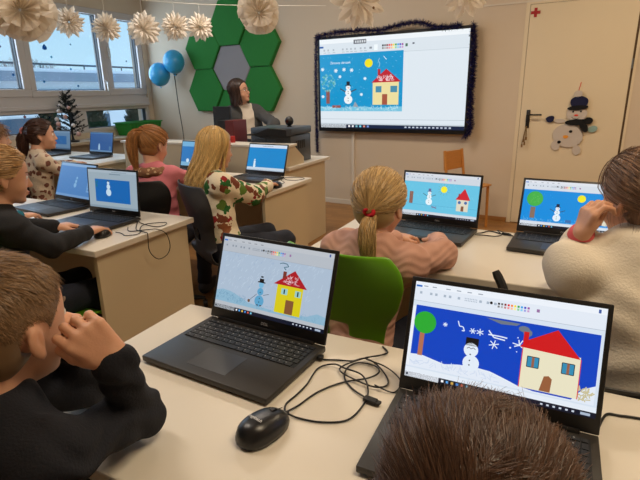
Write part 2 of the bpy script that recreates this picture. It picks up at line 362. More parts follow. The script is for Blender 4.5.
# ------------------------------------------------------------------ screens
class Pic:                       # flat coloured shapes on a lit screen; x right 0..1, y up 0..1
    def __init__(s, W, H, step=8e-5): s.W, s.H, s.z, s.step = W, H, 1, step; s.b = MB(); s.m = []
    def mi(s, c):
        m = emis(c)
        if m not in s.m: s.m.append(m)
        return s.m.index(m)
    def up(s): s.z += 1
    tf = (1, 0, 1, 0)
    def poly(s, pts, c):
        pts = [(x*s.tf[0]+s.tf[1], y*s.tf[2]+s.tf[3]) for x, y in pts]
        pts = [(min(max(x, 0), 1), min(max(y, 0), 1)) for x, y in pts]
        s.b.add([(x*s.W, -s.z*s.step, y*s.H) for x, y in pts], [tuple(range(len(pts)))], s.mi(c))
    def rect(s, x0, y0, x1, y1, c): s.poly([(x0, y0), (x1, y0), (x1, y1), (x0, y1)], c)
    def circ(s, x, y, r_, c, n=20, ry=None):          # r_ as fraction of height
        rx = r_*s.H/s.W; ry = ry or r_
        s.poly([(x+rx*math.cos(6.2832*k/n), y+ry*math.sin(6.2832*k/n)) for k in range(n)], c)
    def line(s, pts, wd, c):
        for (x0, y0), (x1, y1) in zip(pts, pts[1:]):
            dx, dy = (x1-x0)*s.W, (y1-y0)*s.H; L = math.hypot(dx, dy) or 1e-6; nx, ny = -dy/L*wd/2*s.H/s.W, dx/L*wd/2
            s.poly([(x0+nx, y0+ny), (x1+nx, y1+ny), (x1-nx, y1-ny), (x0-nx, y0-ny)], c)
    def done(s, name, parent, loc, rx=0, label=None):
        me = bpy.data.meshes.new(name); me.from_pydata(s.b.v, [], s.b.f)
        for m in s.m: me.materials.append(m)
        me.polygons.foreach_set('material_index', s.b.mi); me.update()
        o = link(name, me, parent, loc); o.rotation_euler.x = rx
        if label: o['label'] = label
        return o
SW = [(10, 10, 10), (110, 110, 110), (130, 20, 25), (230, 40, 40), (250, 130, 40), (250, 230, 30), (40, 170, 70), (20, 160, 230), (60, 70, 200), (160, 70, 160)]
def paint_ui(p, bright=1.0, sx=.52, task=(12, 20, 40), tb=.075):
    k = lambda c: tuple(min(255, int(v*bright)) for v in c)
    p.rect(0, 0, 1, 1, k((214, 226, 240))); p.up()
    p.rect(0, .94, 1, 1, k((236, 242, 250))); p.rect(0, .80, 1, .94, k((226, 234, 245))); p.rect(0, .0, 1, .052, task); p.rect(0, .052, 1, .10, k((228, 236, 246)))
    p.rect(0, .0, .20, .052, k((222, 228, 236))); p.up()
    p.rect(.005, .945, .04, .965, (40, 110, 200)); p.rect(0, .798, 1, .803, k((180, 192, 206)))
    for i in range(10):
        for j in range(2): p.rect(sx+i*.017, .885-j*.028, sx+.011+i*.017, .905-j*.028, SW[i] if j == 0 else tuple((v+255)//2 for v in SW[i]))
    p.circ(sx-.035, .892, .014, (10, 10, 10)); p.rect(sx+.20, .87, sx+.215, .90, (150, 110, 160))
    for x in (.03, .09, .12, .17, .20, .25, .37, .41, .45): p.rect(x, .875, x+.014, .90, k((168, 182, 198)))
    for x in (.05, .10, .18, .24, .3, .36): p.rect(x, .955, x+.025, .965, k((150, 160, 175)))
    for i in range(8):
        for j in range(2): p.rect(.29+i*.009, .87+j*.02, .295+i*.009, .882+j*.02, k((170, 184, 200)))
    for i in range(6): p.rect(.215+i*.028, .014, .229+i*.028, .038, [(240, 240, 240), (90, 170, 240), (235, 190, 80), (70, 140, 220), (220, 90, 70), (120, 200, 230)][i])
    for i in range(6): p.rect(.74+i*.03, .018, .752+i*.03, .034, (200, 210, 225))
    p.rect(.93, .014, .975, .038, (170, 185, 205)); p.rect(.008, .016, .02, .038, (30, 40, 60))
    p.rect(.96, .95, .972, .985, (60, 90, 160)); p.up()
def snowman(p, x, y, s, col=(240, 246, 250), hat=(10, 10, 14), arms=True, hcol=(60, 60, 70)):
    p.circ(x, y+s*.28, s*.28, col); p.circ(x, y+s*.70, s*.20, col); p.up(); p.circ(x, y+s*1.0, s*.15, col)
    a = p.H/p.W
    if arms:
        p.line([(x-.18*s*a, y+s*.75), (x-.55*s*a, y+s*.95)], .012, hcol); p.line([(x+.18*s*a, y+s*.75), (x+.55*s*a, y+s*.9)], .012, hcol)
    p.up()
    for q in (.2, .36, .64, .76): p.circ(x, y+s*q, s*.03, (20, 20, 30), 8)
    p.circ(x-.05*s*a, y+s*1.04, s*.02, (20, 20, 30), 6); p.circ(x+.05*s*a, y+s*1.04, s*.02, (20, 20, 30), 6); p.line([(x, y+s*.99), (x+.08*s*a, y+s*.98)], .01, (240, 120, 40))
    if hat: p.rect(x-.2*s*a, y+s*1.12, x+.2*s*a, y+s*1.17, hat); p.rect(x-.11*s*a, y+s*1.15, x+.11*s*a, y+s*1.38, hat)
    p.up()
def house(p, x0, y0, x1, y1, wall, roof, win=(60, 130, 190), door=(150, 90, 60), roofh=.2, edge=None, chim=None, skew=0):
    p.rect(x0, y0, x1, y1, wall); w = x1-x0; p.up()
    p.poly([(x0-w*.03, y1), (x1+w*.03, y1), (x0+w*.52, y1+roofh)], roof)
    p.rect(x0+w*.05, y1, x0+w*.17, y1+roofh*.95, chim or roof); p.up()
    p.rect(x0+w*.40, y0, x0+w*.62, y0+(y1-y0)*.42, door); p.rect(x0+w*.12, y0+(y1-y0)*.52, x0+w*.34, y0+(y1-y0)*.78, win); p.rect(x0+w*.68, y0+(y1-y0)*.52, x0+w*.9, y0+(y1-y0)*.78, win); p.up()
    for q in (.23, .79): p.line([(x0+w*q, y0+(y1-y0)*.52), (x0+w*q, y0+(y1-y0)*.78)], .006, (40, 40, 50))
    p.up()
def dots(p, x0, y0, x1, y1, n, c, r_, seed=1):
    q = random.Random(seed)
    for _ in range(n): p.circ(q.uniform(x0, x1), q.uniform(y0, y1), r_*q.uniform(.5, 1.2), c, 6)
def scribble(p, x0, y0, x1, y1, n, c, wd, ln, seed=1, ang=None):
    q = random.Random(seed)
    for _ in range(n):
        x, y = q.uniform(x0, x1), q.uniform(y0, y1); a = ang if ang is not None else q.uniform(0, 3.14); a += q.uniform(-.3, .3)
        p.line([(x, y), (x+ln*math.cos(a)*.6, y+ln*math.sin(a))], wd, c)
def star(p, x, y, s, c, wd=.009, rot=0, n=3):
    for k in range(n):
        a = rot+math.pi*k/n; p.line([(x-s*.6*math.cos(a), y-s*math.sin(a)), (x+s*.6*math.cos(a), y+s*math.sin(a))], wd, c)
def hills(p, base, amp, y0, col, seed, x0=0, x1=1, n=24):
    q = random.Random(seed); ph = q.uniform(0, 6)
    pts = [(x0+(x1-x0)*i/n, base+amp*math.sin(ph+i*.55)+amp*.5*math.sin(i*1.7+ph*2)) for i in range(n+1)]
    for a, b_ in zip(pts, pts[1:]): p.poly([(a[0], y0), (b_[0], y0), b_, a], col)
def pic_A(p):
    paint_ui(p, .80, .43)
    p.rect(.0, .10, 1, .80, (170, 188, 208)); p.up()
    scribble(p, .03, .3, .95, .78, 120, (196, 212, 228), .004, .05, 3, 1.0); scribble(p, .03, .35, .5, .78, 30, (130, 160, 200), .003, .04, 5, 1.0)
    q = [(0, .10), (0, .24), (.06, .27), (.14, .26), (.22, .22), (.32, .16), (.45, .14), (.6, .13), (.75, .14), (.85, .16), (.93, .22), (1, .20), (1, .10)]
    for a, b_ in zip(q[1:-1], q[2:-1]): p.poly([(a[0], .10), (b_[0], .10), b_, a], (140, 180, 204))
    p.up(); scribble(p, .01, .11, .3, .23, 90, (90, 140, 176), .003, .03, 8); scribble(p, .4, .10, .98, .17, 80, (110, 160, 190), .003, .03, 9); p.up()
    p.circ(.42, .215, .075, (90, 160, 200)); p.circ(.42, .34, .05, (90, 160, 200)); p.up(); p.circ(.42, .43, .04, (120, 180, 215)); p.up()
    for y in (.20, .25, .33): p.circ(.42, y, .008, (10, 10, 10), 8)
    p.rect(.385, .46, .455, .475, (12, 12, 16)); p.rect(.40, .475, .44, .515, (12, 12, 16)); p.rect(.408, .53, .43, .55, (12, 12, 16)); p.rect(.40, .15, .415, .165, (60, 40, 30)); p.rect(.43, .15, .445, .165, (60, 40, 30))
    p.line([(.39, .30), (.33, .20)], .006, (40, 50, 70)); p.line([(.45, .30), (.50, .33)], .006, (40, 50, 70)); p.circ(.325, .19, .022, (110, 80, 60), 8)
    p.rect(.565, .125, .79, .50, (214, 200, 24)); p.up(); p.poly([(.53, .49), (.82, .49), (.70, .70)], (170, 24, 36)); p.rect(.60, .58, .63, .67, (120, 50, 40)); p.up()
    scribble(p, .63, .51, .74, .60, 34, (226, 200, 210), .005, .04, 4)
    p.rect(.655, .13, .725, .31, (130, 84, 50)); p.rect(.605, .37, .66, .45, (150, 200, 200)); p.rect(.725, .37, .775, .45, (150, 200, 200)); p.up(); p.line([(.632, .38), (.632, .44)], .02, (20, 20, 30)); p.line([(.75, .38), (.75, .44)], .02, (20, 20, 30))
    p.line([(.62, .69), (.60, .72), (.64, .74), (.62, .77), (.585, .775), (.56, .76)], .012, (70, 110, 130))
def pic_B(p):
    paint_ui(p, 1.0, .47)
    p.rect(.02, .115, .985, .755, (4, 66, 190)); p.rect(.0, .115, .018, .74, (235, 240, 248)); p.up()
    q = [(.02, .24), (.08, .25), (.15, .225), (.22, .20), (.3, .225), (.38, .235), (.47, .225), (.55, .185), (.62, .145), (.7, .125), (.88, .125), (.91, .20), (.94, .25), (.985, .29)]
    for a, b_ in zip(q, q[1:]): p.poly([(a[0], .115), (b_[0], .115), b_, a], (226, 234, 246))
    p.up(); scribble(p, .03, .13, .5, .18, 50, (205, 218, 238), .006, .05, 2); scribble(p, .89, .13, .97, .24, 40, (200, 190, 150), .010, .04, 6)
    p.rect(.060, .24, .088, .53, (176, 110, 84)); p.up(); p.circ(.083, .585, .115, (40, 168, 50)); p.up()
    p.circ(.365, .265, .080, (226, 236, 248)); p.circ(.358, .395, .070, (226, 236, 248)); p.rect(.325, .435, .395, .515, (16, 14, 18)); p.up()
    for y in (.245, .29, .35): p.circ(.357, y, .008, (70, 76, 90), 8)
    p.line([(.335, .405), (.347, .42), (.357, .405), (.370, .42), (.382, .405)], .006, (80, 80, 96))
    star(p, .20, .60, .022, (220, 232, 250), rot=.4); p.line([(.27, .66), (.28, .61), (.30, .61), (.31, .57), (.295, .57)], .010, (220, 232, 250)); star(p, .355, .585, .03, (220, 232, 250), rot=.2); star(p, .395, .585, .034, (220, 232, 250), rot=.6)
    p.line([(.44, .62), (.47, .56), (.53, .55)], .012, (225, 235, 250)); p.line([(.44, .58), (.50, .58), (.54, .575)], .012, (225, 235, 250)); star(p, .475, .49, .045, (225, 235, 250), rot=.3)
    p.line([(.58, .51), (.605, .53), (.60, .58)], .010, (225, 235, 250)); p.line([(.605, .53), (.62, .58)], .010, (225, 235, 250)); p.line([(.57, .54), (.605, .53), (.63, .50)], .010, (225, 235, 250))
    dots(p, .5, .3, .9, .6, 6, (220, 230, 250), .008, 3)
    p.poly([(.42, .74), (.60, .735), (.58, .71), (.50, .70)], (108, 118, 134)); p.circ(.62, .69, .05, (108, 118, 134), ry=.03); p.circ(.64, .66, .04, (108, 118, 134), ry=.035); p.up()
    p.rect(.625, .14, .905, .52, (232, 226, 196)); p.up(); p.poly([(.608, .52), (.905, .50), (.785, .735), (.64, .59)], (206, 24, 30)); p.rect(.622, .53, .648, .67, (206, 24, 30)); p.line([(.624, .14), (.624, .52)], .008, (215, 60, 70)); p.line([(.907, .14), (.907, .50)], .008, (215, 60, 70))
    for x in (.652, .822): p.rect(x, .345, x+.058, .445, (50, 140, 180))
    p.poly([(.725, .145), (.778, .145), (.782, .27), (.765, .295), (.742, .285)], (150, 94, 60)); p.up()
    for x in (.675, .845): p.rect(x, .345, x+.013, .445, (150, 96, 74))
    for x in (.652, .822): p.line([(x, .345), (x+.058, .345), (x+.058, .445), (x, .445), (x, .345)], .007, (18, 20, 26))
def pic_C(p):
    paint_ui(p, .92, .47)
    p.rect(.0, .115, 1, .80, (104, 196, 228)); p.up(); scribble(p, .02, .2, .98, .78, 40, (130, 208, 235), .006, .05, 3); p.line([(.06, .27), (1, .27)], .005, (70, 150, 190)); p.up()
    p.rect(.085, .28, .135, .56, (140, 96, 86)); scribble(p, .09, .3, .13, .54, 14, (170, 150, 120), .005, .03, 2)
    snowman(p, .36, .27, .28, (232, 244, 250), (100, 100, 150)); p.up()
    for k in range(12):
        a = k*math.pi/6; p.line([(.55, .66), (.55+.085*math.cos(a), .66+.14*math.sin(a))], .004, (110, 150, 90))
    p.up(); p.circ(.55, .66, .075, (250, 236, 50)); p.up()
    p.rect(.73, .20, .88, .46, (222, 216, 196)); p.up(); p.poly([(.71, .46), (.90, .46), (.82, .72)], (206, 40, 54)); p.rect(.745, .5, .76, .6, (150, 40, 40)); p.up()
    p.circ(.765, .40, .035, (70, 110, 170)); p.circ(.845, .40, .035, (70, 110, 170)); p.rect(.79, .205, .825, .32, (130, 84, 60)); p.line([(.40, .25), (.47, .21)], .02, (120, 110, 150)); p.line([(.4, .21), (.47, .25)], .01, (120, 110, 150))
def pic_D(p):
    paint_ui(p, .95, .40)
    p.rect(.0, .115, .97, .80, (6, 140, 220)); p.up(); scribble(p, .01, .12, .95, .18, 60, (130, 200, 240), .006, .03, 7); dots(p, .05, .2, .95, .75, 40, (90, 180, 235), .007, 5); p.up()
    p.rect(.10, .18, .155, .42, (134, 110, 96)); p.up(); p.circ(.135, .60, .165, (66, 176, 74)); p.up(); scribble(p, .06, .5, .19, .68, 22, (130, 205, 110), .004, .03, 2)
    snowman(p, .40, .15, .27, (226, 240, 250), (26, 34, 60)); p.circ(.64, .67, .078, (240, 232, 40)); p.up()
    p.rect(.80, .15, .93, .40, (226, 218, 196)); p.up(); p.poly([(.79, .40), (.94, .40), (.865, .6)], (180, 40, 50)); p.rect(.85, .15, .88, .27, (150, 90, 60))
    p.rect(.50, .14, .56, .2, (60, 110, 170))
def pic_E(p):
    p.rect(0, 0, 1, 1, (150, 168, 180)); p.up(); p.rect(0, .93, 1, 1, (162, 178, 190)); p.rect(.45, .89, .68, .92, (120, 140, 155)); p.rect(.5, .945, .8, .965, (120, 140, 155))
    p.rect(.14, .16, .86, .76, (16, 98, 172)); p.rect(0, 0, 1, .06, (130, 150, 165)); p.up(); p.circ(.42, .42, .095, (190, 214, 230)); p.circ(.42, .57, .065, (190, 214, 230)); p.up(); p.circ(.42, .67, .045, (190, 214, 230)); p.rect(.40, .70, .44, .73, (20, 30, 50)); scribble(p, .15, .5, .19, .66, 10, (40, 120, 90), .01, .06, 2, 1.5)
def pic_F(p):
    p.rect(0, 0, 1, 1, (64, 118, 178)); p.up(); p.rect(0, .92, 1, 1, (120, 156, 196)); p.rect(0, 0, 1, .07, (104, 144, 190)); p.rect(.86, .2, 1, .62, (108, 150, 196)); p.up()
    p.circ(.52, .36, .07, (122, 168, 208)); p.circ(.53, .48, .05, (122, 168, 208)); p.circ(.54, .58, .04, (122, 168, 208)); scribble(p, .1, .1, .9, .9, 30, (82, 136, 190), .006, .06, 4)
    for k in range(4): p.rect(.88, .25+k*.09, .97, .29+k*.09, (78, 126, 176))
def pic_G(p):
    p.rect(0, 0, 1, 1, (18, 132, 200)); p.up(); p.rect(0, .88, 1, 1, (206, 220, 236)); p.rect(.35, .93, .65, .95, (120, 130, 150)); p.rect(0, 0, 1, .12, (196, 212, 226)); p.rect(0, 0, 1, .04, (150, 168, 190)); p.up()
    p.circ(.2, .17, .055, (214, 230, 240)); p.rect(.17, .10, .22, .36, (214, 230, 240)); p.circ(.195, .40, .035, (214, 230, 240))
def pic_H(p):
    p.rect(0, 0, 1, 1, (30, 112, 180)); p.up(); p.rect(0, .80, 1, 1, (110, 170, 210)); p.rect(0, 0, 1, .16, (120, 172, 205)); p.up(); p.circ(.2, .22, .08, (200, 220, 235))
def pic_I(p):
    p.rect(0, 0, 1, 1, (26, 74, 134)); p.up(); p.rect(0, .94, 1, 1, (60, 104, 150)); p.rect(0, 0, 1, .08, (90, 124, 160)); p.rect(.38, .1, .46, .34, (150, 180, 205)); p.circ(.42, .38, .05, (150, 180, 205)); p.rect(.86, .12, .95, .3, (70, 110, 150))
def pic_J(p):
    p.rect(0, 0, 1, 1, (86, 116, 146)); p.up(); p.rect(0, .92, 1, 1, (104, 130, 156)); p.rect(.2, .28, .82, .74, (26, 84, 140)); p.rect(0, 0, 1, .08, (60, 84, 110)); p.up(); dots(p, .3, .35, .7, .65, 10, (100, 140, 180), .02, 2)

# ------------------------------------------------------------------ laptops
LW, LD, LL = .358, .24, .232
_cache = {}
def shared(key, fn):
    if key not in _cache: _cache[key] = fn()
    return _cache[key]
def base_mesh():
    b = MB().box((-LW/2, -LD, .0035), (LW/2, 0, .0185), bev=.003)
    b.box((-LW/2+.02, -LD+.02, .0), (-LW/2+.06, -LD+.03, .0036)).box((LW/2-.06, -LD+.02, .0), (LW/2-.02, -LD+.03, .0036)).box((-LW/2+.02, -.03, .0), (LW/2-.02, -.02, .0036))
    b.box((LW/2-.0005, -.10, .006), (LW/2+.0004, -.086, .012)).box((LW/2-.0005, -.07, .006), (LW/2+.0004, -.056, .012))
    return b.mesh('base', DARK, True)
def keyboard_mesh():
    b = MB().box((-.165, -.118, .0180), (.165, -.018, .0188), mi=1)
    rows = [(15, .019, 0)]*1+[(15, .019, .004)]*4+[(0, 0, 0)]
    for r_ in range(6):
        y = -.026-r_*.0168; x = -.162; k = 0
        hgt = .0145 if r_ else .010
        while x < .160:
            wd = .0195
            if r_ == 5 and k == 3: wd = .098
            elif k == 0: wd = (.0195, .0195, .025, .029, .024, .024)[r_]
            elif r_ in (2, 3, 4) and k == 12: wd = .032
            wd = min(wd, .1625-x)
            if wd > .010: b.box((x+.0012, y-hgt/2, .0188), (x+wd-.0012, y+hgt/2, .0206))
            x += wd; k += 1
    return b.mesh('keyboard', [KEY, KEYBED])
def legend_mesh():
    q = random.Random(4); b = MB()
    for r_ in range(6):
        y = -.026-r_*.0168
        for k in range(16):
            x = -.155+k*.0195+q.uniform(-.001, .001)
            if r_ == 5 and 2 < k < 8: continue
            b.box((x, y+.0005, .02062), (x+.0028, y+.0032, .02068))
    return b.mesh('key_legends', mat('legend_white', (150, 150, 150), .6))
def lid_mesh():
    b = MB().box((-LW/2, -.003, .004), (LW/2, .0045, LL), bev=.0025)
    b.box((-LW/2+.03, -.007, -.002), (LW/2-.03, .004, .008), bev=.002)
    return b.mesh('lid', [BEZEL], True)
def laptop(xy, yaw, tilt, pic, label, z=.7405, logo=True, name='laptop'):
    t = thing(name, label, 'laptop', (xy[0], xy[1], z), R(yaw), group='laptops on the pupil tables')
    bs = link('base', shared('lb', base_mesh), t)
    link('keyboard', shared('kb', keyboard_mesh), bs); link('key_legends', shared('kl', legend_mesh), bs)
    link('touchpad', shared('tp', lambda: MB().box((-.062, -.215, .0184), (.050, -.135, .0190), bev=.0002).mesh('touchpad', PADM)), bs)
    ld = link('lid', shared('ld', lid_mesh), t, (0, -.004, .0165)); ld.rotation_euler.x = -R(tilt)
    p = Pic(.340, .192, 5e-5); pic(p); p.done('screen', ld, (-.170, -.0031, .031))
    if logo:
        me = shared('logo', lambda: text_mesh('brand_lettering', 'DELL', .010, mat('logo_silver', (150, 150, 155), .4)))
        o = link('brand_lettering', me, ld, (0, -.0034, .0145)); o.rotation_euler.x = R(90)
    return t
laptop((-.633, .952), -4.1, 19.4, pic_A, 'open black laptop on front table showing a yellow house and snowman drawing')
laptop((-.067, .849), .3, 20.4, pic_B, 'open black laptop at the lower right, dark blue drawing with a big red-roofed house')
laptop((-.469, 2.142), -6.0, 9, pic_C, 'open black laptop in front of the pink-sweater girl showing a light blue drawing with sun')
laptop((.041, 2.139), -3.4, 21, pic_D, 'open black laptop beside the cream-hoodie pupil showing a green tree and yellow sun')
laptop((-2.018, 1.724), -.6, 5.4, pic_E, 'open black laptop by the child in black, grey window with a small blue picture')
laptop((-2.498, 1.848), -7.5, 21.9, pic_F, 'open black laptop with a faint blue screen, left neighbour of the grey-window laptop')
laptop((-1.955, 3.05), -5, 19, pic_G, 'open laptop in front of the patterned-sweater girl with blue picture and white bars', logo=False)
laptop((-2.60, 3.07), -2, 16, pic_H, 'open laptop half hidden behind the long blond hair, blue screen', logo=False)
laptop((-4.258, 3.572), -3.2, 12.6, pic_I, 'open laptop on the far window table, right of the pair, dark blue screen', logo=False)
laptop((-4.93, 3.62), -4.1, 8.9, pic_J, 'open laptop on the far window table with a greyish screen, beside the ponytail girl', logo=False)

# ------------------------------------------------------------------ tables
def table(x0, x1, y0, y1, label, name='school_table', panels=True, mod=True):
    t = thing(name, label, 'table', ((x0+x1)/2, (y0+y1)/2, 0)); w, d = (x1-x0)/2, (y1-y0)/2
    MB().box((-w, -d, .712), (w, d, .74), bev=.004).build('table_top', TABLETOP, t)
    for s in (-1, 1): MB().box((s*(w-.045)-.011, -d+.03, 0), (s*(w-.045)+.011, d-.02, .712), bev=.002).build('side_panel', PANEL, t)
    if mod: MB().box((-w+.056, d-.075, .25), (w-.056, d-.057, .712), bev=.002).build('modesty_panel', PANEL, t)
    return t
table(-.948, .66, .435, 1.035, 'cream topped table nearest the camera with two laptops and a mouse')
table(-.875, .95, 1.575, 2.19, 'cream topped table in second row with the laptops of the two girls on the right')
table(-3.05, -1.645, 1.28, 1.885, 'cream topped table with beige end panel beside the child in black')
table(-3.05, -1.615, 2.53, 3.15, 'cream topped table in front of the teacher desk with the patterned-sweater girl')
table(-5.13, -3.85, 3.10, 3.80, 'cream topped table near the windows with two laptops')
# teacher desk
t = thing('teacher_desk', 'pale teacher desk with raised front ledge, carrying the printer', 'desk', (-2.0, 3.40, 0))
MB().box((-1.76, .05, .722), (0.03, .83, .75), bev=.004).build('desk_top', TABLETOP, t)
MB().box((-.035, .02, 0), (-.01, .80, .722), bev=.002).build('side_panel', PANEL, t)
MB().box((-1.76, .02, 0), (-1.735, .80, .722), bev=.002).build('side_panel', PANEL, t)
MB().box((-1.735, .0, .03), (-.036, .022, .91), bev=.002).build('front_panel', PANEL, t)
MB().box((-1.76, -.01, .91), (.02, .21, .93), bev=.003).build('ledge', TABLETOP, t)
g_ = MB(); M_ = Matrix(((0, 0, 1, 0), (1, 0, 0, 0), (0, 1, 0, 0), (0, 0, 0, 1)))
g_.prism([(.0, .75), (.36, .75), (.36, .80), (.20, .91), (.0, .91)], -.02, .0, M_); g_.build('ledge_support', PANEL, t)

# printer with webcam on top
PR = mat('printer_shell', (58, 62, 68), .4); PR2 = mat('printer_dark', (20, 21, 23), .35); PR3 = mat('printer_light_panel', (62, 72, 84), .4)
t = thing('printer', 'dark grey multifunction printer standing on the teacher desk', 'printer', (-2.25, 3.80, .75))
MB().box((-.20, -.17, 0), (.20, .20, .235), bev=.012).build('body', PR, t, True)
MB().box((-.205, -.16, .24), (.205, .205, .30), bev=.010).build('scanner_lid', PR3, t, True)
MB().prism([(-.19, .238), (.20, .238), (.20, .290), (.02, .300), (-.10, .255), (-.19, .250)], 0, .12, Matrix(((1, 0, 0, 0), (0, 0, -1, -.12), (0, 1, 0, 0), (0, 0, 0, 1)))).build('document_feeder', PR2, t)
MB().box((-.17, -.172, .03), (.17, -.168, .10)).build('paper_tray', PR2, t)
MB().box((-.16, -.175, .16), (-.05, -.168, .21), bev=.002).box((-.03, -.174, .17), (.05, -.168, .20), bev=.002).build('control_panel', PR3, t)
b = MB()
for k in range(5): b.box((.201, -.08+k*.035, .12), (.204, -.06+k*.035, .19))
b.build('side_vents', PR2, t)
t = thing('webcam', 'round black webcam sitting on top of the printer', 'webcam', (-2.155, 3.80, 1.05))
MB().ell((0, 0, .048), (.038, .038, .040), 20).build('housing', BLACK, t, 'all')
MB().lathe([(.022, 0), (.022, .006), (.008, .012), (.008, .02)], 16).build('stand', BLACK, t)
MB().tube([(0, -.036, .05), (0, -.042, .05)], .014, 14).build('lens', mat('lens_glass', (60, 30, 30), .1), t)
# monitor behind the ledge, seen from its back
t = thing('monitor', 'black computer monitor standing on the teacher desk left of the teacher', 'monitor', (-2.95, 3.92, .75), R(4))
MB().box((-.10, -.012, .08), (.09, .018, .47), bev=.006).build('panel_back', BLACK, t)
MB().tube([(0, .02, .02), (0, .02, .2)], .02, 10).build('stand', BLACK, t)
MB().box((-.1, -.06, 0), (.1, .10, .015), bev=.004).build('foot', BLACK, t)
t = thing('box_file', 'maroon and black box file standing upright before the teacher', 'box', (-2.67, 3.68, .75), R(3))
MB().box((-.085, -.10, 0), (-.01, .12, .36), bev=.003).build('black_half', mat('box_black', (20, 14, 14), .5, var=.3, vscale=30), t)
MB().box((-.01, -.10, 0), (.075, .12, .36), bev=.003).build('maroon_half', mat('box_maroon', (96, 28, 28), .5), t, label='maroon half')
b = MB()
for k in range(4): MB().box((-.065, -.103, .05+k*.06), (-.03, -.0995, .075+k*.06)).build('print_mark', mat('box_print', (190, 60, 50), .5), t)
MB().lathe([(.022, 0), (.022, .05), (.020, .055)], 14).build('red_jar', mat('red_jar', (170, 36, 30), .4), loc=(-2.56, 3.52, .931), label='tiny red jar on the desk ledge below the teacher', cat='jar')

# ------------------------------------------------------------------ TV with tinsel
tv = thing('television', 'large wall-mounted screen showing the winter drawing, draped with dark tinsel', 'television'); tv.matrix_world = WM
MB().box((-2.24, -.085, .885), (-.482, -.03, 1.926), bev=.004).build('bezel', mat('tv_bezel', (12, 12, 14), .35), tv)
MB().box((-2.0, -.03, 1.05), (-.8, -.001, 1.8)).build('wall_bracket', BLACK, tv)
p = Pic(1.698, .968, 2e-4)
p.rect(0, 0, 1, 1, (222, 232, 240)); p.up(); p.rect(0, .95, 1, 1, (238, 244, 248)); p.rect(0, .82, 1, .95, (218, 228, 236)); p.rect(0, 0, 1, .04, (16, 34, 66)); p.rect(0, 0, .2, .04, (214, 222, 228)); p.rect(0, .04, 1, .055, (200, 212, 220)); p.up()
p.rect(0, .905, .03, .925, (20, 90, 170)); p.rect(.0, .10, 1, .104, (176, 190, 200)); p.rect(0, .818, 1, .822, (190, 202, 212)); p.rect(.255, .93, .345, .975, (96, 100, 110)); p.up()
for k in range(5): p.rect(.265+k*.016, .94, .276+k*.016, .965, (210, 215, 220))
for i in range(10):
    for j in range(2): p.rect(.455+i*.0145, .885-j*.028, .466+i*.0145, .905-j*.028, SW[i] if j == 0 else tuple((v+255)//2 for v in SW[i]))
p.rect(.40, .85, .425, .91, (240, 248, 252)); p.rect(.368, .87, .385, .89, (130, 140, 150)); p.rect(.61, .87, .625, .90, (70, 110, 90)); p.rect(.655, .89, .668, .905, (60, 70, 90))
for x in (.03, .06, .10, .17, .20, .23, .26, .30, .33): p.rect(x, .85, x+.02, .855, (160, 172, 184)); p.rect(x, .87, x+.012, .89, (180, 190, 200))
for i in range(6): p.rect(.215+i*.028, .010, .229+i*.028, .032, [(240, 240, 240), (240, 240, 240), (130, 190, 200), (120, 210, 230), (220, 140, 120), (120, 150, 220)][i])
for i in range(12): p.rect(.62+i*.026, .012, .634+i*.026, .028, (190, 200, 214))
p.tf = (1.025, 0, .965, .072); p.rect(0, .125, .585, .79, (0, 148, 204)); p.up()
hills(p, .175, .008, .125, (120, 196, 224), 3, 0, .585); p.up(); scribble(p, .01, .13, .56, .17, 120, (200, 232, 242), .003, .03, 6); dots(p, .01, .2, .57, .77, 110, (150, 212, 234), .004, 8)
for x, y, s_ in ((.02, .62, .022), (.12, .60, .024), (.18, .61, .022), (.235, .60, .022), (.15, .53, .018), (.33, .50, .018), (.02, .30, .02), (.305, .32, .018)): star(p, x, y, s_, (224, 240, 246), .010, x*9)
p.line([(.455, .74), (.475, .70)], .006, (226, 240, 246))
p.rect(.045, .215, .072, .375, (138, 84, 76)); p.rect(.09, .165, .155, .195, (150, 84, 78)); p.up()
q_ = random.Random(5)
for k in range(90):
    a = q_.uniform(0, 6.28); rr = .10*math.sqrt(q_.random()); star(p, .06+rr*math.cos(a)*.55, .46+rr*math.sin(a), .012, [(120, 200, 180), (170, 220, 220), (60, 160, 150)][k % 3], .003, a, 2)
snowman(p, .21, .21, .19, (236, 244, 246), (20, 26, 40)); p.circ(.355, .67, .048, (240, 226, 20), 28)
p.poly([(.245, .18), (.285, .17), (.275, .205), (.26, .24)], (150, 160, 170))
p.rect(.385, .20, .56, .455, (236, 222, 160)); p.up(); p.poly([(.375, .45), (.575, .455), (.475, .60)], (190, 24, 44)); p.rect(.418, .52, .436, .60, (180, 30, 44)); p.up()
scribble(p, .415, .465, .525, .51, 40, (240, 214, 220), .005, .03, 3); p.rect(.405, .34, .445, .41, (70, 140, 170)); p.rect(.505, .34, .55, .41, (70, 140, 170)); p.rect(.45, .20, .485, .32, (166, 84, 60)); p.line([(.425, .62), (.432, .66), (.42, .69), (.43, .72)], .008, (140, 190, 215))
p.done('screen', tv, (-2.212, -.0855, .928))
me = text_mesh('title_lettering', 'Zimowy obrazek', .038, emis((225, 240, 246)), align='LEFT'); o = link('title_lettering', me, tv, (-2.075, -.089, 1.63)); o.rotation_euler.x = R(90)
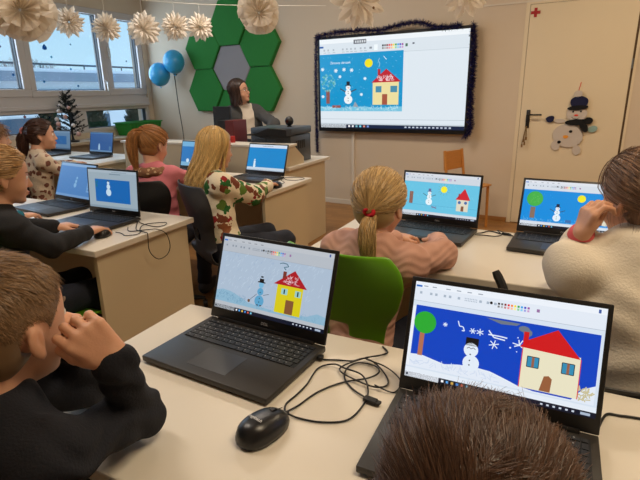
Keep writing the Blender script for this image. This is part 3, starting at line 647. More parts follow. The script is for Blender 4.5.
def tinsel(path, rad, n, seed, name='tinsel_garland', **kw):
    r_ = np.random.default_rng(seed); P = np.array([tuple(v) for v in spline(path, 14)]); L = np.r_[0, np.cumsum(np.linalg.norm(np.diff(P, axis=0), axis=1))]
    V = []; F = []; MI = []
    for i in range(n):
        s_ = r_.random()*L[-1]; c = np.array([np.interp(s_, L, P[:, k]) for k in range(3)])
        d = r_.normal(size=3); d /= np.linalg.norm(d); e = np.cross(d, r_.normal(size=3)); e /= np.linalg.norm(e)
        ln = rad*(.6+.6*r_.random()); o = len(V); V += [tuple(c-e*.0018), tuple(c+e*.0018), tuple(c+d*ln+e*.0014), tuple(c+d*ln-e*.0014)]; F.append((o, o+1, o+2, o+3)); MI.append(1 if r_.random() < .05 else 0)
    b = MB(); b.v = V; b.f = F; b.mi = MI; b.tube([tuple(v) for v in P], rad*.22, 6)
    o = wall_obj(name, b, [mat('navy_tinsel', (30, 28, 84), .35, .5), mat('gold_tinsel_fleck', (200, 170, 110), .3, .8)], **kw); return o
tinsel([(-2.25, -.10, 1.93), (-2.0, -.11, 1.955), (-1.7, -.11, 1.96), (-1.45, -.11, 1.945), (-1.2, -.11, 1.985), (-1.0, -.11, 1.98), (-.85, -.11, 1.93), (-.6, -.11, 1.925)], .040, 4200, 1, label='dark navy tinsel lying along the top edge of the wall screen', cat='tinsel')
tinsel([(-.49, -.08, 1.93), (-.475, -.09, 1.80), (-.462, -.09, 1.55), (-.468, -.09, 1.3), (-.458, -.09, 1.08), (-.452, -.09, .96), (-.475, -.09, .90), (-.505, -.10, .855)], .042, 4200, 2, label='dark navy tinsel hanging down the right side of the wall screen', cat='tinsel')
tinsel([(-2.255, -.08, 1.93), (-2.265, -.09, 1.6), (-2.268, -.09, 1.3), (-2.268, -.09, 1.0), (-2.27, -.09, .80), (-2.265, -.09, .63)], .030, 3000, 3, label='thin dark tinsel hanging down the left side of the wall screen past its corner', cat='tinsel')

# ------------------------------------------------------------------ hexagon panels
GREENP = mat('green_felt_panel', (34, 118, 44), .9, bump=.2, bscale=150, var=.06, vscale=30); GREYP = mat('grey_felt_panel', (142, 138, 140), .9, bump=.2, bscale=150)
for (u, z, m, lb) in ((-3.575, 2.194, 0, 'top of the ring, partly behind the paper star'), (-4.046, 1.922, 0, 'upper left of the ring, nearest the windows'), (-3.104, 1.922, 0, 'upper right of the ring, nearest the screen top'), (-4.046, 1.378, 0, 'lower left of the ring, above the balloons side'), (-3.104, 1.378, 0, 'lower right of the ring, behind the teacher shoulder'), (-3.575, 1.106, 0, 'bottom of the ring, hidden behind monitor and teacher'), (-3.575, 1.650, 1, '')):
    b = MB(); o_ = [(u+.312*math.cos(math.pi*k/3), z+.312*math.sin(math.pi*k/3)) for k in range(6)]; i_ = [(u+.299*math.cos(math.pi*k/3), z+.299*math.sin(math.pi*k/3)) for k in range(6)]
    # faceted front: each panel swells a little differently
    off = [.055, .045, .03, .035, .055, .06]
    if m: off = [.03]*6
    vs_ = [(x, -.001, y) for x, y in o_]+[(x, -off[k], y) for k, (x, y) in enumerate(o_)]+[(x, -off[k]-.006, y) for k, (x, y) in enumerate(i_)]
    fs_ = [tuple(range(6))]+[(k, (k+1) % 6, 6+(k+1) % 6, 6+k) for k in range(6)]+[(6+k, 6+(k+1) % 6, 12+(k+1) % 6, 12+k) for k in range(6)]
    vs_.append((u, -sum(off)/6-.006, z)); fs_ += [(12+k, 12+(k+1) % 6, 18) for k in range(6)]
    b.add(vs_, fs_)
    wall_obj('acoustic_panel', b, GREYP if m else GREENP, label='grey felt hexagon panel in the middle of the green ring' if m else 'green felt hexagon wall panel, '+lb, cat='wall panel', group=None if m else 'green hexagon panels')

# snowman decoration on the door (flat cut-out shapes, wall coords)
sm = thing('snowman_decoration', 'felt snowman with navy hat and scarf hanging on the door', 'decoration'); sm.matrix_world = WM
def blob(cx, cz, rx, rz, y0, y1, name, m, rot=0, n=28, wob=0, extra=None):
    b = MB(); poly = []
    for k in range(n):
        a = 6.2832*k/n; x = rx*math.cos(a)*(1+wob*math.sin(3*a)); z = rz*math.sin(a)*(1+wob*math.cos(2*a))
        poly.append((cx+x*math.cos(rot)-z*math.sin(rot), cz+x*math.sin(rot)+z*math.cos(rot)))
    M = Matrix(((1, 0, 0, 0), (0, 0, 1, 0), (0, 1, 0, 0), (0, 0, 0, 1)))
    b.prism(poly, y0, y1, M); o = b.build(name, m, sm); return o
FELT = mat('grey_white_felt', (196, 186, 176), .95); NAVY = mat('navy_felt', (22, 26, 62), .95); BLK = mat('black_felt', (12, 12, 14), .95); ORG = mat('orange_felt', (225, 150, 50), .9); REDF = mat('red_felt', (215, 60, 40), .9); TEAL = mat('pale_teal_felt', (140, 170, 165), .9)
blob(.44, .895, .13, .105, -.024, -.012, 'body', FELT, -.25)
blob(.345, .80, .035, .045, -.022, -.011, 'foot', FELT, .5); blob(.53, .765, .035, .045, -.022, -.011, 'foot', FELT, .2)
blob(.36, 1.03, .05, .018, -.022, -.012, 'arm', FELT); blob(.58, .985, .05, .022, -.022, -.012, 'arm', FELT, -.4)
blob(.275, 1.045, .035, .033, -.027, -.014, 'mitten', BLK if False else NAVY, .3, wob=.12); blob(.64, .96, .04, .028, -.025, -.013, 'mitten', TEAL, .3)
blob(.495, 1.095, .085, .065, -.030, -.016, 'head', FELT)
blob(.497, 1.150, .086, .022, -.038, -.020, 'hat_brim', BLK, .1); blob(.503, 1.195, .072, .062, -.036, -.018, 'hat', NAVY, 0, wob=.06); blob(.487, 1.272, .036, .030, -.036, -.02, 'pompom', FELT)
blob(.50, 1.02, .095, .028, -.036, -.018, 'scarf', BLK, .06); blob(.565, .98, .03, .055, -.040, -.020, 'scarf_end', BLK, .6); blob(.60, 1.035, .035, .03, -.038, -.018, 'scarf_knot', BLK)
blob(.463, 1.115, .008, .009, -.033, -.029, 'eye', BLK, n=10); blob(.527, 1.118, .008, .009, -.033, -.029, 'eye', BLK, n=10); blob(.492, 1.083, .018, .008, -.035, -.029, 'nose', REDF, n=10)
b = MB().tube([(.455, -.031, 1.065), (.475, -.031, 1.052), (.50, -.031, 1.050), (.52, -.031, 1.062)], .002, 6); b.build('mouth', BLK, sm)
blob(.463, .935, .015, .013, -.028, -.023, 'button', BLK, n=12); blob(.425, .885, .022, .017, -.028, -.023, 'button', ORG, n=12, wob=.1); blob(.375, .835, .016, .014, -.028, -.023, 'button', BLK, n=12)
MB().tube([(.485, -.03, 1.285), (.492, -.02, 1.33), (.498, -.012, 1.375)], .003, 6).build('hanging_ribbon', REDF, sm)

# ------------------------------------------------------------------ balloons, tree, green box on the sill
BAL = mat('blue_balloon_latex', (58, 168, 224), .28, spec=.6, sss=.1)
for (x, y, z, r_, lb) in ((-5.09, 5.42, 1.60, .142, 'blue balloon, left and lower one of the two'), (-4.85, 5.46, 1.755, .142, 'blue balloon, right and higher one of the two')):
    b = MB(); prof = []
    for i in range(15):
        a = math.pi*i/14; q = 1-.12*(1-math.sin(a/2+.3)) ; prof.append((max(r_*math.sin(a)*(1 if a > 1.2 else .97), .004), -math.cos(a)*r_*1.1))
    b.lathe(prof, 28); b.lathe([(.006, -r_*1.1-.022), (.012, -r_*1.1-.02), (.004, -r_*1.1)], 10)
    b.build('balloon', BAL, smooth='all', loc=(x, y, z), label=lb, cat='balloon')
t = thing('balloon_stick', 'thin dark balloon stick standing against the front wall', 'stick', (-4.90, 5.52, 0))
MB().tube(spline([(.02, -.02, 0), (.04, 0, .7), (.0, .0, 1.2), (-.0, -.02, 1.60)], 4), .006, 8).build('rod', mat('dark_rod', (60, 56, 54), .5), t)
MB().lathe([(.012, 1.58), (.03, 1.60), (.03, 1.615), (.012, 1.62)], 12).build('cup', BLACK, t)
# little christmas tree
t = thing('christmas_tree', 'small dark artificial christmas tree with pale baubles on the windowsill', 'christmas tree', (-5.33, 4.10, .81))
TR = mat('dark_needles', (12, 20, 17), .9, var=.3, vscale=60)
MB().lathe([(.07, 0), (.07, .012), (.02, .02), (.012, .05)], 14).tube([(0, 0, .04), (.0, 0, .3), (-.02, -.02, .5), (-.03, -.06, .58)], [.012, .01, .006, .002], 8).build('stem', mat('dark_stem', (30, 26, 22), .8), t)
q_ = random.Random(9); b = MB()
for k in range(46):
    hz = .08+.46*k/46; rr = .20*(1-(hz-.02)/.60)**.9+.015; a = k*2.4; e = Vector((rr*math.cos(a), rr*math.sin(a), hz+.04+q_.uniform(-.01, .05))); s_ = Vector((0, 0, hz)) if hz < .4 else Vector((-.02*(hz-.4)/.15, -.02*(hz-.4)/.15, hz))
    b.tube([s_, (s_+e)/2+Vector((0, 0, -.01)), e], .003, 4)
    for j in range(44):
        tt = .15+.9*q_.random(); c = s_.lerp(e, tt); d = Vector((q_.uniform(-1, 1), q_.uniform(-1, 1), q_.uniform(-.8, 1))).normalized()*.026; n_ = d.orthogonal().normalized()*.0045
        b.add([c-n_, c+n_, c+d], [(0, 1, 2)])
for j in range(60):
    tt = q_.random(); c = Vector((-.03*tt, -.045*tt, .45+.15*tt)); d = Vector((q_.uniform(-1, 1), q_.uniform(-1, 1), q_.uniform(-.2, 1))).normalized()*.022; n_ = d.orthogonal().normalized()*.003; b.add([c-n_, c+n_, c+d], [(0, 1, 2)])
b.build('branches', TR, t)
BB = [mat('bauble_white', (215, 205, 200), .3), mat('bauble_rose', (190, 150, 140), .3)]
for k, (a, h_, r_) in enumerate(((-2.6, .42, .022), (-.6, .40, .020), (-1.9, .36, .024), (-1.0, .30, .026), (-2.4, .27, .026), (-1.6, .22, .028), (-.5, .20, .024), (-2.9, .16, .026), (-1.2, .12, .026), (-.3, .10, .028), (-2.1, .08, .024))):
    rr = .20*(1-(h_)/.60)+.03; MB().ell((rr*math.cos(a), rr*math.sin(a), h_), (r_, r_, r_), 12).build('bauble', BB[k % 2], t, 'all')
t = thing('storage_box', 'bright green plastic storage box on the windowsill behind the pink-hoodie girl', 'box', (-5.36, 5.20, .811))
GB = mat('green_box_plastic', (24, 132, 40), .4)
def taper(b, x0, y0, x1, y1, z0, z1, k, th):
    o_ = [(x0, y0), (x1, y0), (x1, y1), (x0, y1)]; c = ((x0+x1)/2, (y0+y1)/2)
    def sc(pts, s_): return [(c[0]+(x-c[0])*s_, c[1]+(y-c[1])*s_) for x, y in pts]
    A = sc(o_, k); B = o_; A2 = sc(o_, k-th); B2 = sc(o_, 1-th)
    vs_ = [(x, y, z0) for x, y in A]+[(x, y, z1) for x, y in B]+[(x, y, z1) for x, y in B2]+[(x, y, z0+.01) for x, y in A2]
    fs_ = [(3, 2, 1, 0)]+[(i, (i+1) % 4, 4+(i+1) % 4, 4+i) for i in range(4)]+[(4+i, 4+(i+1) % 4, 8+(i+1) % 4, 8+i) for i in range(4)]+[(8+i, 8+(i+1) % 4, 12+(i+1) % 4, 12+i) for i in range(4)]+[(12, 13, 14, 15)]
    b.add(vs_, fs_)
b = MB(); taper(b, -.14, -.30, .14, .30, 0, .17, .86, .06); b.build('bin', GB, t)
b = MB()
for lo, hi in (((-.15, -.31), (.15, -.285)), ((-.15, .285), (.15, .31)), ((-.15, -.285), (-.125, .285)), ((.125, -.285), (.15, .285))): b.box((*lo, .16), (*hi, .175))
b.build('rim', GB, t)
b = MB()
for k in range(9): b.box((.13, -.25+k*.062, .02), (.138, -.235+k*.062, .155), Matrix.Rotation(0, 4, 'Z'))
b.build('ribs', mat('green_box_rib', (20, 112, 34), .4), t)
MB().ell((0, 0, .018), (.06, .10, .02), 12).build('paper_heap', mat('crumpled_paper', (205, 200, 195), .9, bump=.8, bscale=40), loc=(-5.30, 4.60, .812), label='crumpled white paper on the windowsill left of the green box', cat='paper')
MB().box((-.10, -.09, 0), (.10, .09, .014), bev=.004).build('notebook', mat('pale_notebook', (200, 192, 182), .8), loc=(-5.30, 4.42, .812), label='flat pale notebook on the windowsill right of the decorated tree', cat='notebook')
for i, (x, y, rz, lb) in enumerate(((-4.60, 3.32, .3, 'white paper sheet before the greyish-screen laptop on window table'), (-4.0, 3.35, -.2, 'white paper sheet at the right end of the window table'))):
    MB().box((-.10, -.14, 0), (.10, .14, .0012)).build('paper_sheet', mat('paper_white', (225, 222, 216), .85), loc=(x, y, .7408), rz=rz, label=lb, cat='paper')

# small wooden chair by the wall
t = thing('wooden_chair', 'small light wooden chair standing by the front wall under the screen', 'chair', (-.80, 4.92, 0), R(66))
WD = mat('honey_wood', (196, 132, 62), .45, var=.15, vscale=12, stretch=(1, 1, 6))
for sx in (-1, 1):
    MB().tube([(sx*.155, -.14, 0), (sx*.15, -.13, .42)], .014, 8).build('leg', WD, t, True)
    MB().tube([(sx*.155, .17, 0), (sx*.145, .14, .42), (sx*.14, .19, .76)], .014, 8).build('leg', WD, t, True)
MB().box((-.17, -.16, .42), (.17, .16, .436), bev=.005).build('seat', WD, t)
MB().box((-.15, .160, .585), (.15, .176, .77), Matrix.Translation((0, -.04, 0)) @ Matrix.Rotation(R(-5), 4, 'X'), bev=.005).build('backrest', WD, t)

# ------------------------------------------------------------------ pupil chairs
def shell_mesh(name, m, topw=.215, waist=.135, seatw=.195, topz=.89, hole=True):
    prof = [(.20, .405), (.19, .425), (.12, .435), (0, .428), (-.10, .425), (-.155, .44), (-.185, .475), (-.195, .53), (-.205, .53+(topz-.53)*.25), (-.222, .53+(topz-.53)*.5), (-.245, .53+(topz-.53)*.78), (-.262, topz)]
    P = spline([(0, y, z) for y, z in prof], 4); n = len(P); wid = []
    L = [0]
    for a, b_ in zip(P, P[1:]): L.append(L[-1]+(b_-a).length)
    T = L[-1]
    key = [(0, seatw*.80), (.06, seatw*.96), (.25, seatw), (.42, seatw*.88), (.52, waist*1.15), (.62, waist), (.70, waist*1.1), (.78, topw*.88), (.88, topw), (.95, topw*.97), (1, topw*.80)]
    K = 16; vs_ = []; fs_ = []
    for i in range(n):
        s_ = L[i]/T; w_ = np.interp(s_, [k[0] for k in key], [k[1] for k in key])
        for j in range(K+1):
            u = -1+2*j/K; curl = abs(u)**2.5
            d = Vector((0, -P[min(i+1, n-1)].z+P[max(i-1, 0)].z, P[min(i+1, n-1)].y-P[max(i-1, 0)].y)).normalized()
            # seat edges rise a little, back edges wrap forward
            up_ = Vector((0, .045*curl, 0)) if s_ > .55 else Vector((0, 0, .018*curl))
            vs_.append(Vector((u*w_, P[i].y, P[i].z))+up_)
    for i in range(n-1):
        for j in range(K):
            s_ = L[i]/T
            if hole and .60 < s_ < .68 and 6 <= j <= 9: continue
            fs_.append((i*(K+1)+j, i*(K+1)+j+1, (i+1)*(K+1)+j+1, (i+1)*(K+1)+j))
    b = MB(); b.add(vs_, fs_); me = b.mesh(name, m, 'all')
    o = bpy.data.objects.new('tmp', me); C.collection.objects.link(o); md = o.modifiers.new('s', 'SOLIDIFY'); md.thickness = .008; md.offset = 0
    md = o.modifiers.new('b', 'SUBSURF'); md.levels = md.render_levels = 1
    bpy.context.view_layer.update(); m2 = bpy.data.meshes.new_from_object(o.evaluated_get(bpy.context.evaluated_depsgraph_get())); bpy.data.objects.remove(o); m2.name = name
    return m2
CG = mat('green_chair_plastic', (104, 168, 28), .38, spec=.5); CB = mat('black_chair_plastic', (26, 26, 28), .45); CGR = mat('dark_grey_chair_plastic', (50, 50, 53), .5); CHR = mat('base_metal', (44, 44, 46), .4, .3)
def chair(xy, heading, color, label, arms=False, group=None, top=.89):
    t = thing('swivel_chair', label, 'chair', (xy[0], xy[1], 0), R(heading), group)
    m = {'green': CG, 'black': CB, 'grey': CGR}[color]
    link('seat_shell', shared('sh%s%.2f' % (color, top), lambda: shell_mesh('seat_shell', m, topz=top)), t)
    link('gas_column', shared('col', lambda: MB().lathe([(.028, .07), (.028, .25), (.018, .25), (.018, .40), (.09, .405), (.09, .418)], 16).mesh('gas_column', CHR, True)), t)
    def star_():
        b = MB()
        for k in range(5):
            a = 2*math.pi*k/5+.3; d = Vector((math.cos(a), math.sin(a), 0)); b.tube([d*.02+Vector((0, 0, .095)), d*.15+Vector((0, 0, .085)), d*.26+Vector((0, 0, .068))], [.022, .018, .012], 8)
        return b.mesh('star_base', CHR, True)
    link('star_base', shared('star', star_), t)
    def cast():
        b = MB().tube([(-.014, 0, .027), (.014, 0, .027)], .026, 16).tube([(0, 0, .03), (0, .0, .062)], .007, 8); return b.mesh('caster', BLACK, True)
    for k in range(5):
        a = 2*math.pi*k/5+.3; link('caster', shared('cast', cast), t, (.26*math.cos(a), .26*math.sin(a), 0), a)
    if arms:
        for s in (-1, 1):
            MB().tube(spline([(s*.17, .02, .42), (s*.235, .0, .44), (s*.25, .05, .60), (s*.24, .15, .74), (s*.275, .19, .82)], 4), [.012]*12+[.014]*4+[.011], 8).build('armrest', CB, t, True)
    return t
chair((-.555, 1.490), -6, 'green', 'bright green swivel chair with a shaped plastic back under the pink-sweater girl')
chair((.16, 1.30), 8, 'black', 'black swivel chair with armrests under the cream-hoodie pupil', arms=True, top=.75)
chair((-1.93, 1.185), -14, 'green', 'green swivel chair seat under the child in the black sweatshirt')
chair((-1.64, 2.19), -30, 'grey', 'dark grey swivel chair under the girl in the patterned sweater')
chair((-2.19, 2.15), 20, 'black', 'black swivel chair with wide back behind the pink-hoodie girl')
chair((-3.56, 2.40), -8, 'black', 'black swivel chair behind the dark-haired ponytail girl near the windows')
chair((-.86, .20), 0, 'grey', 'dark grey swivel chair under the boy in the navy top at the front')
chair((-.03, .13), 0, 'grey', 'dark grey swivel chair under the brown-haired child nearest the camera')
chair((-2.62, 1.03), -5, 'black', 'black swivel chair under the child in teal, hidden beyond the black sweatshirt')
chair((-4.05, 2.25), -5, 'black', 'black swivel chair under the fair child at the left edge')
# ------------------------------------------------------------------ people
SKIN = mat('skin', (208, 156, 126), .5, sss=.12, bump=.05, bscale=300)
def smin(a, b, k): h = np.maximum(k-np.abs(a-b), 0)/k; return np.minimum(a, b)-h*h*k*.25
def V3(*a): return np.array(a if len(a) > 1 else a[0], float)
def cone(a, b, ra, rb, k=.012): return ('c', V3(a), V3(b), ra, rb, k)
def ball(c, r_, k=.012): return ('c', V3(c), V3(c)+1e-5, r_, r_, k)
def ellp(c, r_, M=None, k=.012, sub=False): return ('s' if sub else 'e', V3(c), V3(r_), np.eye(3) if M is None else M, k)
def sdf_mesh(prims, h, name, noise=None, cut=None, zmin=None):
    lo = np.full(3, 1e9); hi = -lo
    for p in prims:
        if p[0] == 'c': r_ = max(p[3], p[4]); q = np.stack([p[1], p[2]]); lo = np.minimum(lo, q.min(0)-r_); hi = np.maximum(hi, q.max(0)+r_)
        elif p[0] == 'e': r_ = p[2].max(); lo = np.minimum(lo, p[1]-r_); hi = np.maximum(hi, p[1]+r_)
    if zmin is not None: lo[2] = max(lo[2], zmin)
    lo -= 4*h; hi += 4*h; N = np.ceil((hi-lo)/h).astype(int)+1
    D = np.full(N, .05, np.float32); ax = [lo[i]+h*np.arange(N[i]) for i in range(3)]
    for p in prims:
        k = p[-1]; mg = k+3*h+.012
        if p[0] == 'c': r_ = max(p[3], p[4]); a = np.minimum(p[1], p[2])-r_-mg; b = np.maximum(p[1], p[2])+r_+mg
        else: a = p[1]-p[2].max()-mg; b = p[1]+p[2].max()+mg
        i0 = np.clip(((a-lo)/h).astype(int), 0, N); i1 = np.clip(((b-lo)/h).astype(int)+2, 0, N)
        if (i1 <= i0).any(): continue
        sl = tuple(slice(i0[j], i1[j]) for j in range(3))
        X, Y, Z = np.meshgrid(*[ax[j][sl[j]].astype(np.float32) for j in range(3)], indexing='ij')
        if p[0] == 'c':
            d = p[2]-p[1]; L2 = (d@d)+1e-12; x, y, z = X-p[1][0], Y-p[1][1], Z-p[1][2]
            t = np.clip((x*d[0]+y*d[1]+z*d[2])/L2, 0, 1); v = np.sqrt((x-t*d[0])**2+(y-t*d[1])**2+(z-t*d[2])**2)-(p[3]+(p[4]-p[3])*t)
        else:
            M = p[3]; x, y, z = X-p[1][0], Y-p[1][1], Z-p[1][2]; q = [(x*M[0, j]+y*M[1, j]+z*M[2, j]) for j in range(3)]; r_ = p[2]
            k0 = np.sqrt(sum((q[j]/r_[j])**2 for j in range(3))); k1 = np.sqrt(sum((q[j]/r_[j]**2)**2 for j in range(3)))+1e-9; v = k0*(k0-1)/k1
        v = v.astype(np.float32)
        D[sl] = smin(D[sl], v, k) if p[0] != 's' else -smin(-D[sl], v, k)
    X, Y, Z = np.meshgrid(*[a.astype(np.float32) for a in ax], indexing='ij')
    if noise:
        am, fr = noise; D += am*(np.sin(X*fr+2.1*np.sin(Z*fr*.7+1)+1.3*np.sin(Y*fr*.5))*np.cos(Z*fr*1.1+1.7*np.sin(Y*fr*.8+X*fr*.3)+Y*fr*.4)).astype(np.float32)
    if cut: D = np.maximum(D, cut(X, Y, Z).astype(np.float32))
    D[0] = D[-1] = .05; D[:, 0] = D[:, -1] = .05; D[:, :, 0] = D[:, :, -1] = .05
    ins = D < 0; n0, n1, n2 = N
    c = ins[:-1, :-1, :-1].astype(np.int8)*0
    offs = [(a, b, e) for a in (0, 1) for b in (0, 1) for e in (0, 1)]
    for o in offs: c = c+ins[o[0]:n0-1+o[0], o[1]:n1-1+o[1], o[2]:n2-1+o[2]]
    act = np.argwhere((c > 0) & (c < 8)); idx = -np.ones(c.shape, np.int64); idx[tuple(act.T)] = np.arange(len(act))
    S = np.zeros((len(act), 3)); W = np.zeros(len(act))
    for o in offs:
        for j in range(3):
            if o[j]: continue
            q = list(o); q[j] = 1; A = D[act[:, 0]+o[0], act[:, 1]+o[1], act[:, 2]+o[2]]; B = D[act[:, 0]+q[0], act[:, 1]+q[1], act[:, 2]+q[2]]
            m = (A < 0) != (B < 0); t = np.where(m, A/(A-B+1e-12), 0); P = np.tile(np.array(o, float), (len(act), 1)); P[:, j] += t; S += P*m[:, None]; W += m
    vs_ = (act+S/W[:, None])*h+lo; F = []
    for j in range(3):
        a, b = [(1, 2), (2, 0), (0, 1)][j]; sl0 = [slice(1, -1)]*3; sl1 = [slice(1, -1)]*3; sl0[j] = slice(0, -1); sl1[j] = slice(1, None)
        A = ins[tuple(sl0)]; B = ins[tuple(sl1)]; e = np.argwhere(A != B)
        off = np.array([1, 1, 1]); off[j] = 0; e = e+off
        ea, eb = np.eye(3, dtype=int)[a], np.eye(3, dtype=int)[b]
        q = np.stack([idx[tuple((e-ea-eb).T)], idx[tuple((e-eb).T)], idx[tuple(e.T)], idx[tuple((e-ea).T)]], 1)
        fl = ~ins[tuple(e.T)]; q[fl] = q[fl][:, ::1]; q[~fl] = q[~fl][:, ::-1]; F.append(q)
    F = np.concatenate(F); F = F[(F >= 0).all(1)]
    return vs_, F
def np_mesh(name, vs_, F, m, strand=None):
    me = bpy.data.meshes.new(name); me.vertices.add(len(vs_)); me.vertices.foreach_set('co', np.asarray(vs_, np.float32).ravel())
    F = np.asarray(F); k = F.shape[1]; me.loops.add(len(F)*k); me.loops.foreach_set('vertex_index', F.ravel().astype(np.int32))
    me.polygons.add(len(F)); me.polygons.foreach_set('loop_start', np.arange(0, len(F)*k, k, dtype=np.int32)); me.polygons.foreach_set('loop_total', np.full(len(F), k, np.int32))
    me.polygons.foreach_set('use_smooth', np.ones(len(F), bool)); me.materials.append(m)
    if strand is not None: at_ = me.attributes.new('strand', 'FLOAT', 'POINT'); at_.data.foreach_set('value', np.asarray(strand, np.float32))
    me.update(calc_edges=True); me.validate(); return me
def rotm(rz=0, rx=0, ry=0): return np.array(Matrix.Rotation(rz, 3, 'Z') @ Matrix.Rotation(rx, 3, 'X') @ Matrix.Rotation(ry, 3, 'Y'))
def head_prims(T, s=1, ear=True, adult=False):
    def P(x, y, z): return T(x, y, z)
    M = T.M; e = lambda c, r_, k=.012, sub=False, MM=None: ellp(P(*c), np.array(r_)*s, M if MM is None else M@MM, k*s, sub)
    L = [e((0, -.005, .010), (.074, .093, .084)), e((0, .030, -.038), (.057, .058, .072), .02), e((0, .040, -.088), (.040, .040, .032), .02),
         e((.033, .054, -.055), (.024, .024, .026), .015), e((-.033, .054, -.055), (.024, .024, .026), .015), e((0, .068, -.108), (.018, .018, .015), .015),
         cone(P(0, .084, -.014), P(0, .100, -.048), .0065*s, .0100*s, .010*s), ball(P(.009, .092, -.050), .006*s, .006*s), ball(P(-.009, .092, -.050), .006*s, .006*s),
         e((0, .087, -.073), (.019, .008, .0055), .006), e((0, .085, -.083), (.017, .008, .006), .006),
         e((.031, .094, -.014), (.015, .010, .010), .012, True), e((-.031, .094, -.014), (.015, .010, .010), .012, True)]
    if ear:
        for q in (-1, 1):
            E = rotm(q*.25, .25, 0); L += [e((q*.0735, -.008, -.030), (.0070, .0155, .0265), .006, False, E), e((q*.0825, -.004, -.026), (.0065, .0085, .015), .003, True, E), e((q*.075, -.002, -.050), (.0055, .007, .008), .005)]
    return L
def hand_prims(w, F, N, side, s=1, curl=(.35, .5, .3), spread=.10, thumb=None, fist=False):
    F = V3(F)/np.linalg.norm(F); N = V3(N); N = N-F*(N@F); N /= np.linalg.norm(N); S = np.cross(F, N)*side      # S points to the thumb side
    w = V3(w); out = []; Ln = (.92, 1, .95, .76)
    for i in range(4):
        o = (1.5-i)*.0175*s; kn = w+F*(.062-.004*abs(i-1.2))*s+S*o; out.append(cone(w+S*o*.55, kn, .0125*s, .0105*s, .010*s))
        a = 0; p = kn; d0 = F+S*(1.5-i)*spread*.5; d0 /= np.linalg.norm(d0)
        for j, (l_, c_) in enumerate(zip((.034, .022, .017), curl)):
            a += c_*(1+.06*i); d = d0*math.cos(a)-N*math.sin(a); q = p+d*l_*Ln[i]*s; r0 = (.0084, .0076, .0068)[j]*s; out.append(cone(p, q, r0, r0*.93, .0025*s)); p = q
    b0 = w+F*.014*s+S*.020*s; d1 = F*.62+S*.70-N*.30 if thumb is None else V3(thumb); d1 /= np.linalg.norm(d1); d2 = d1+F*.55-S*.25; d2 /= np.linalg.norm(d2)
    out += [cone(w+S*.008*s, b0+d1*.016*s, .012*s, .0115*s, .010*s), cone(b0, b0+d1*.034*s, .0115*s, .0098*s, .006*s), cone(b0+d1*.034*s, b0+d1*.034*s+d2*.026*s, .0092*s, .0078*s, .004*s)]
    return out
class TF:
    def __init__(s, o, M, k): s.o, s.M, s.k = V3(o), M, k
    def __call__(s, x, y, z): return s.o+s.M@(np.array([x, y, z], float)*s.k)
def hair_region(p, ear):       # p in head units, True where hair grows
    x, y, z = p[:, 0], p[:, 1], p[:, 2]; f = .826*y-.563*z < .026
    f &= z > -.088
    if ear: f &= ((np.abs(x)-.075)**2+((y+.004)/1.0)**2+((z+.030)/1.15)**2) > .027**2
    return f
def cap(T, s, ear, th, h, extra=(), low=-.088):
    pr = [ellp(T(0, -.005, .010), np.array((.074+th, .093+th, .084+th))*s, T.M, .01*s), ellp(T(0, -.030, -.045), np.array((.056+th, .050+th, .052))*s, T.M, .02*s)]+list(extra)
    ns = len(extra) > 0
    def cut(X, Y, Z):
        P = (np.stack([X-T.o[0], Y-T.o[1], Z-T.o[2]], -1)@T.M)/s; x, y, z = P[..., 0], P[..., 1], P[..., 2]
        d = np.maximum(.826*y-.563*z-.028, low-z)*s
        if ear: d = np.maximum(d, (.028-np.sqrt((np.abs(x)-.078)**2+(y+.004)**2+((z+.030)/1.15)**2))*s)
        if ns:   # leave tails alone: only cut near the head, tail prims lie behind/below
            d = np.where((y < -.075) | (z < -.095), -1, d)
        return d
    return sdf_mesh(pr, h, 'cap', cut=cut)
def ribbons(P, wd, shade, nrm=None):    # P: (n,K,3)
    n, K, _ = P.shape; d = np.gradient(P, axis=1); d /= np.linalg.norm(d, axis=2, keepdims=True)+1e-9
    rv = nrng.normal(size=(n, 1, 3)); sd = np.cross(d, rv if nrm is None else nrm+.5*rv); sd /= np.linalg.norm(sd, axis=2, keepdims=True)+1e-9
    tp = np.linspace(1, .35, K)[None, :, None]; wd = wd*.5*tp; V = np.stack([P-sd*wd, P+sd*wd], 2).reshape(-1, 3)
    i = (np.arange(n)[:, None]*K+np.arange(K-1)[None])*2; F = np.stack([i, i+1, i+3, i+2], -1).reshape(-1, 4); return V, F, np.repeat(shade, K*2)
EL = np.array([.074, .093, .084]); EC = np.array([0, -.005, .010])
def roots(n, ear):
    out = []
    while sum(len(o) for o in out) < n:
        u = nrng.normal(size=(n*3, 3)); u /= np.linalg.norm(u, axis=1, keepdims=True); p = u*EL+EC; out.append(u[hair_region(p, ear)])
    return np.concatenate(out)[:n]
def to_world(T, P): return T.o+(P*T.k)@T.M.T
def hair_short(T, n, ln, wd, ear=True, mess=.4, crown=(.0, -.55, .8), th=.004, lf=.42):
    u = roots(n, ear); c = V3(crown)/np.linalg.norm(crown); K = 5
    t = u-c; t -= u*(t*u).sum(1, keepdims=True); t /= np.linalg.norm(t, axis=1, keepdims=True)+1e-6
    cl = nrng.normal(size=(80, 3)); cu = roots(80, ear); near = np.argmax(u@cu.T, 1); t = t+mess*(.6*nrng.normal(size=u.shape)+.9*cl[near]); t -= u*(t*u).sum(1, keepdims=True)
    top = np.clip((u[:, 2]+.1)/.7, .28, 1)[:, None]; L = ln*top*(.7+.5*nrng.random((n, 1))); P = []
    lift = lf-.6*lf*nrng.random((n, 1))
    for j in range(K):
        q = j/(K-1); s_ = L*q; P.append(u*EL+EC+u*th*.3+u*lift*s_*(1-.55*q)+t*s_)
    return ribbons(to_world(T, np.stack(P, 1)), wd, nrng.random(n), (u@T.M.T)[:, None])
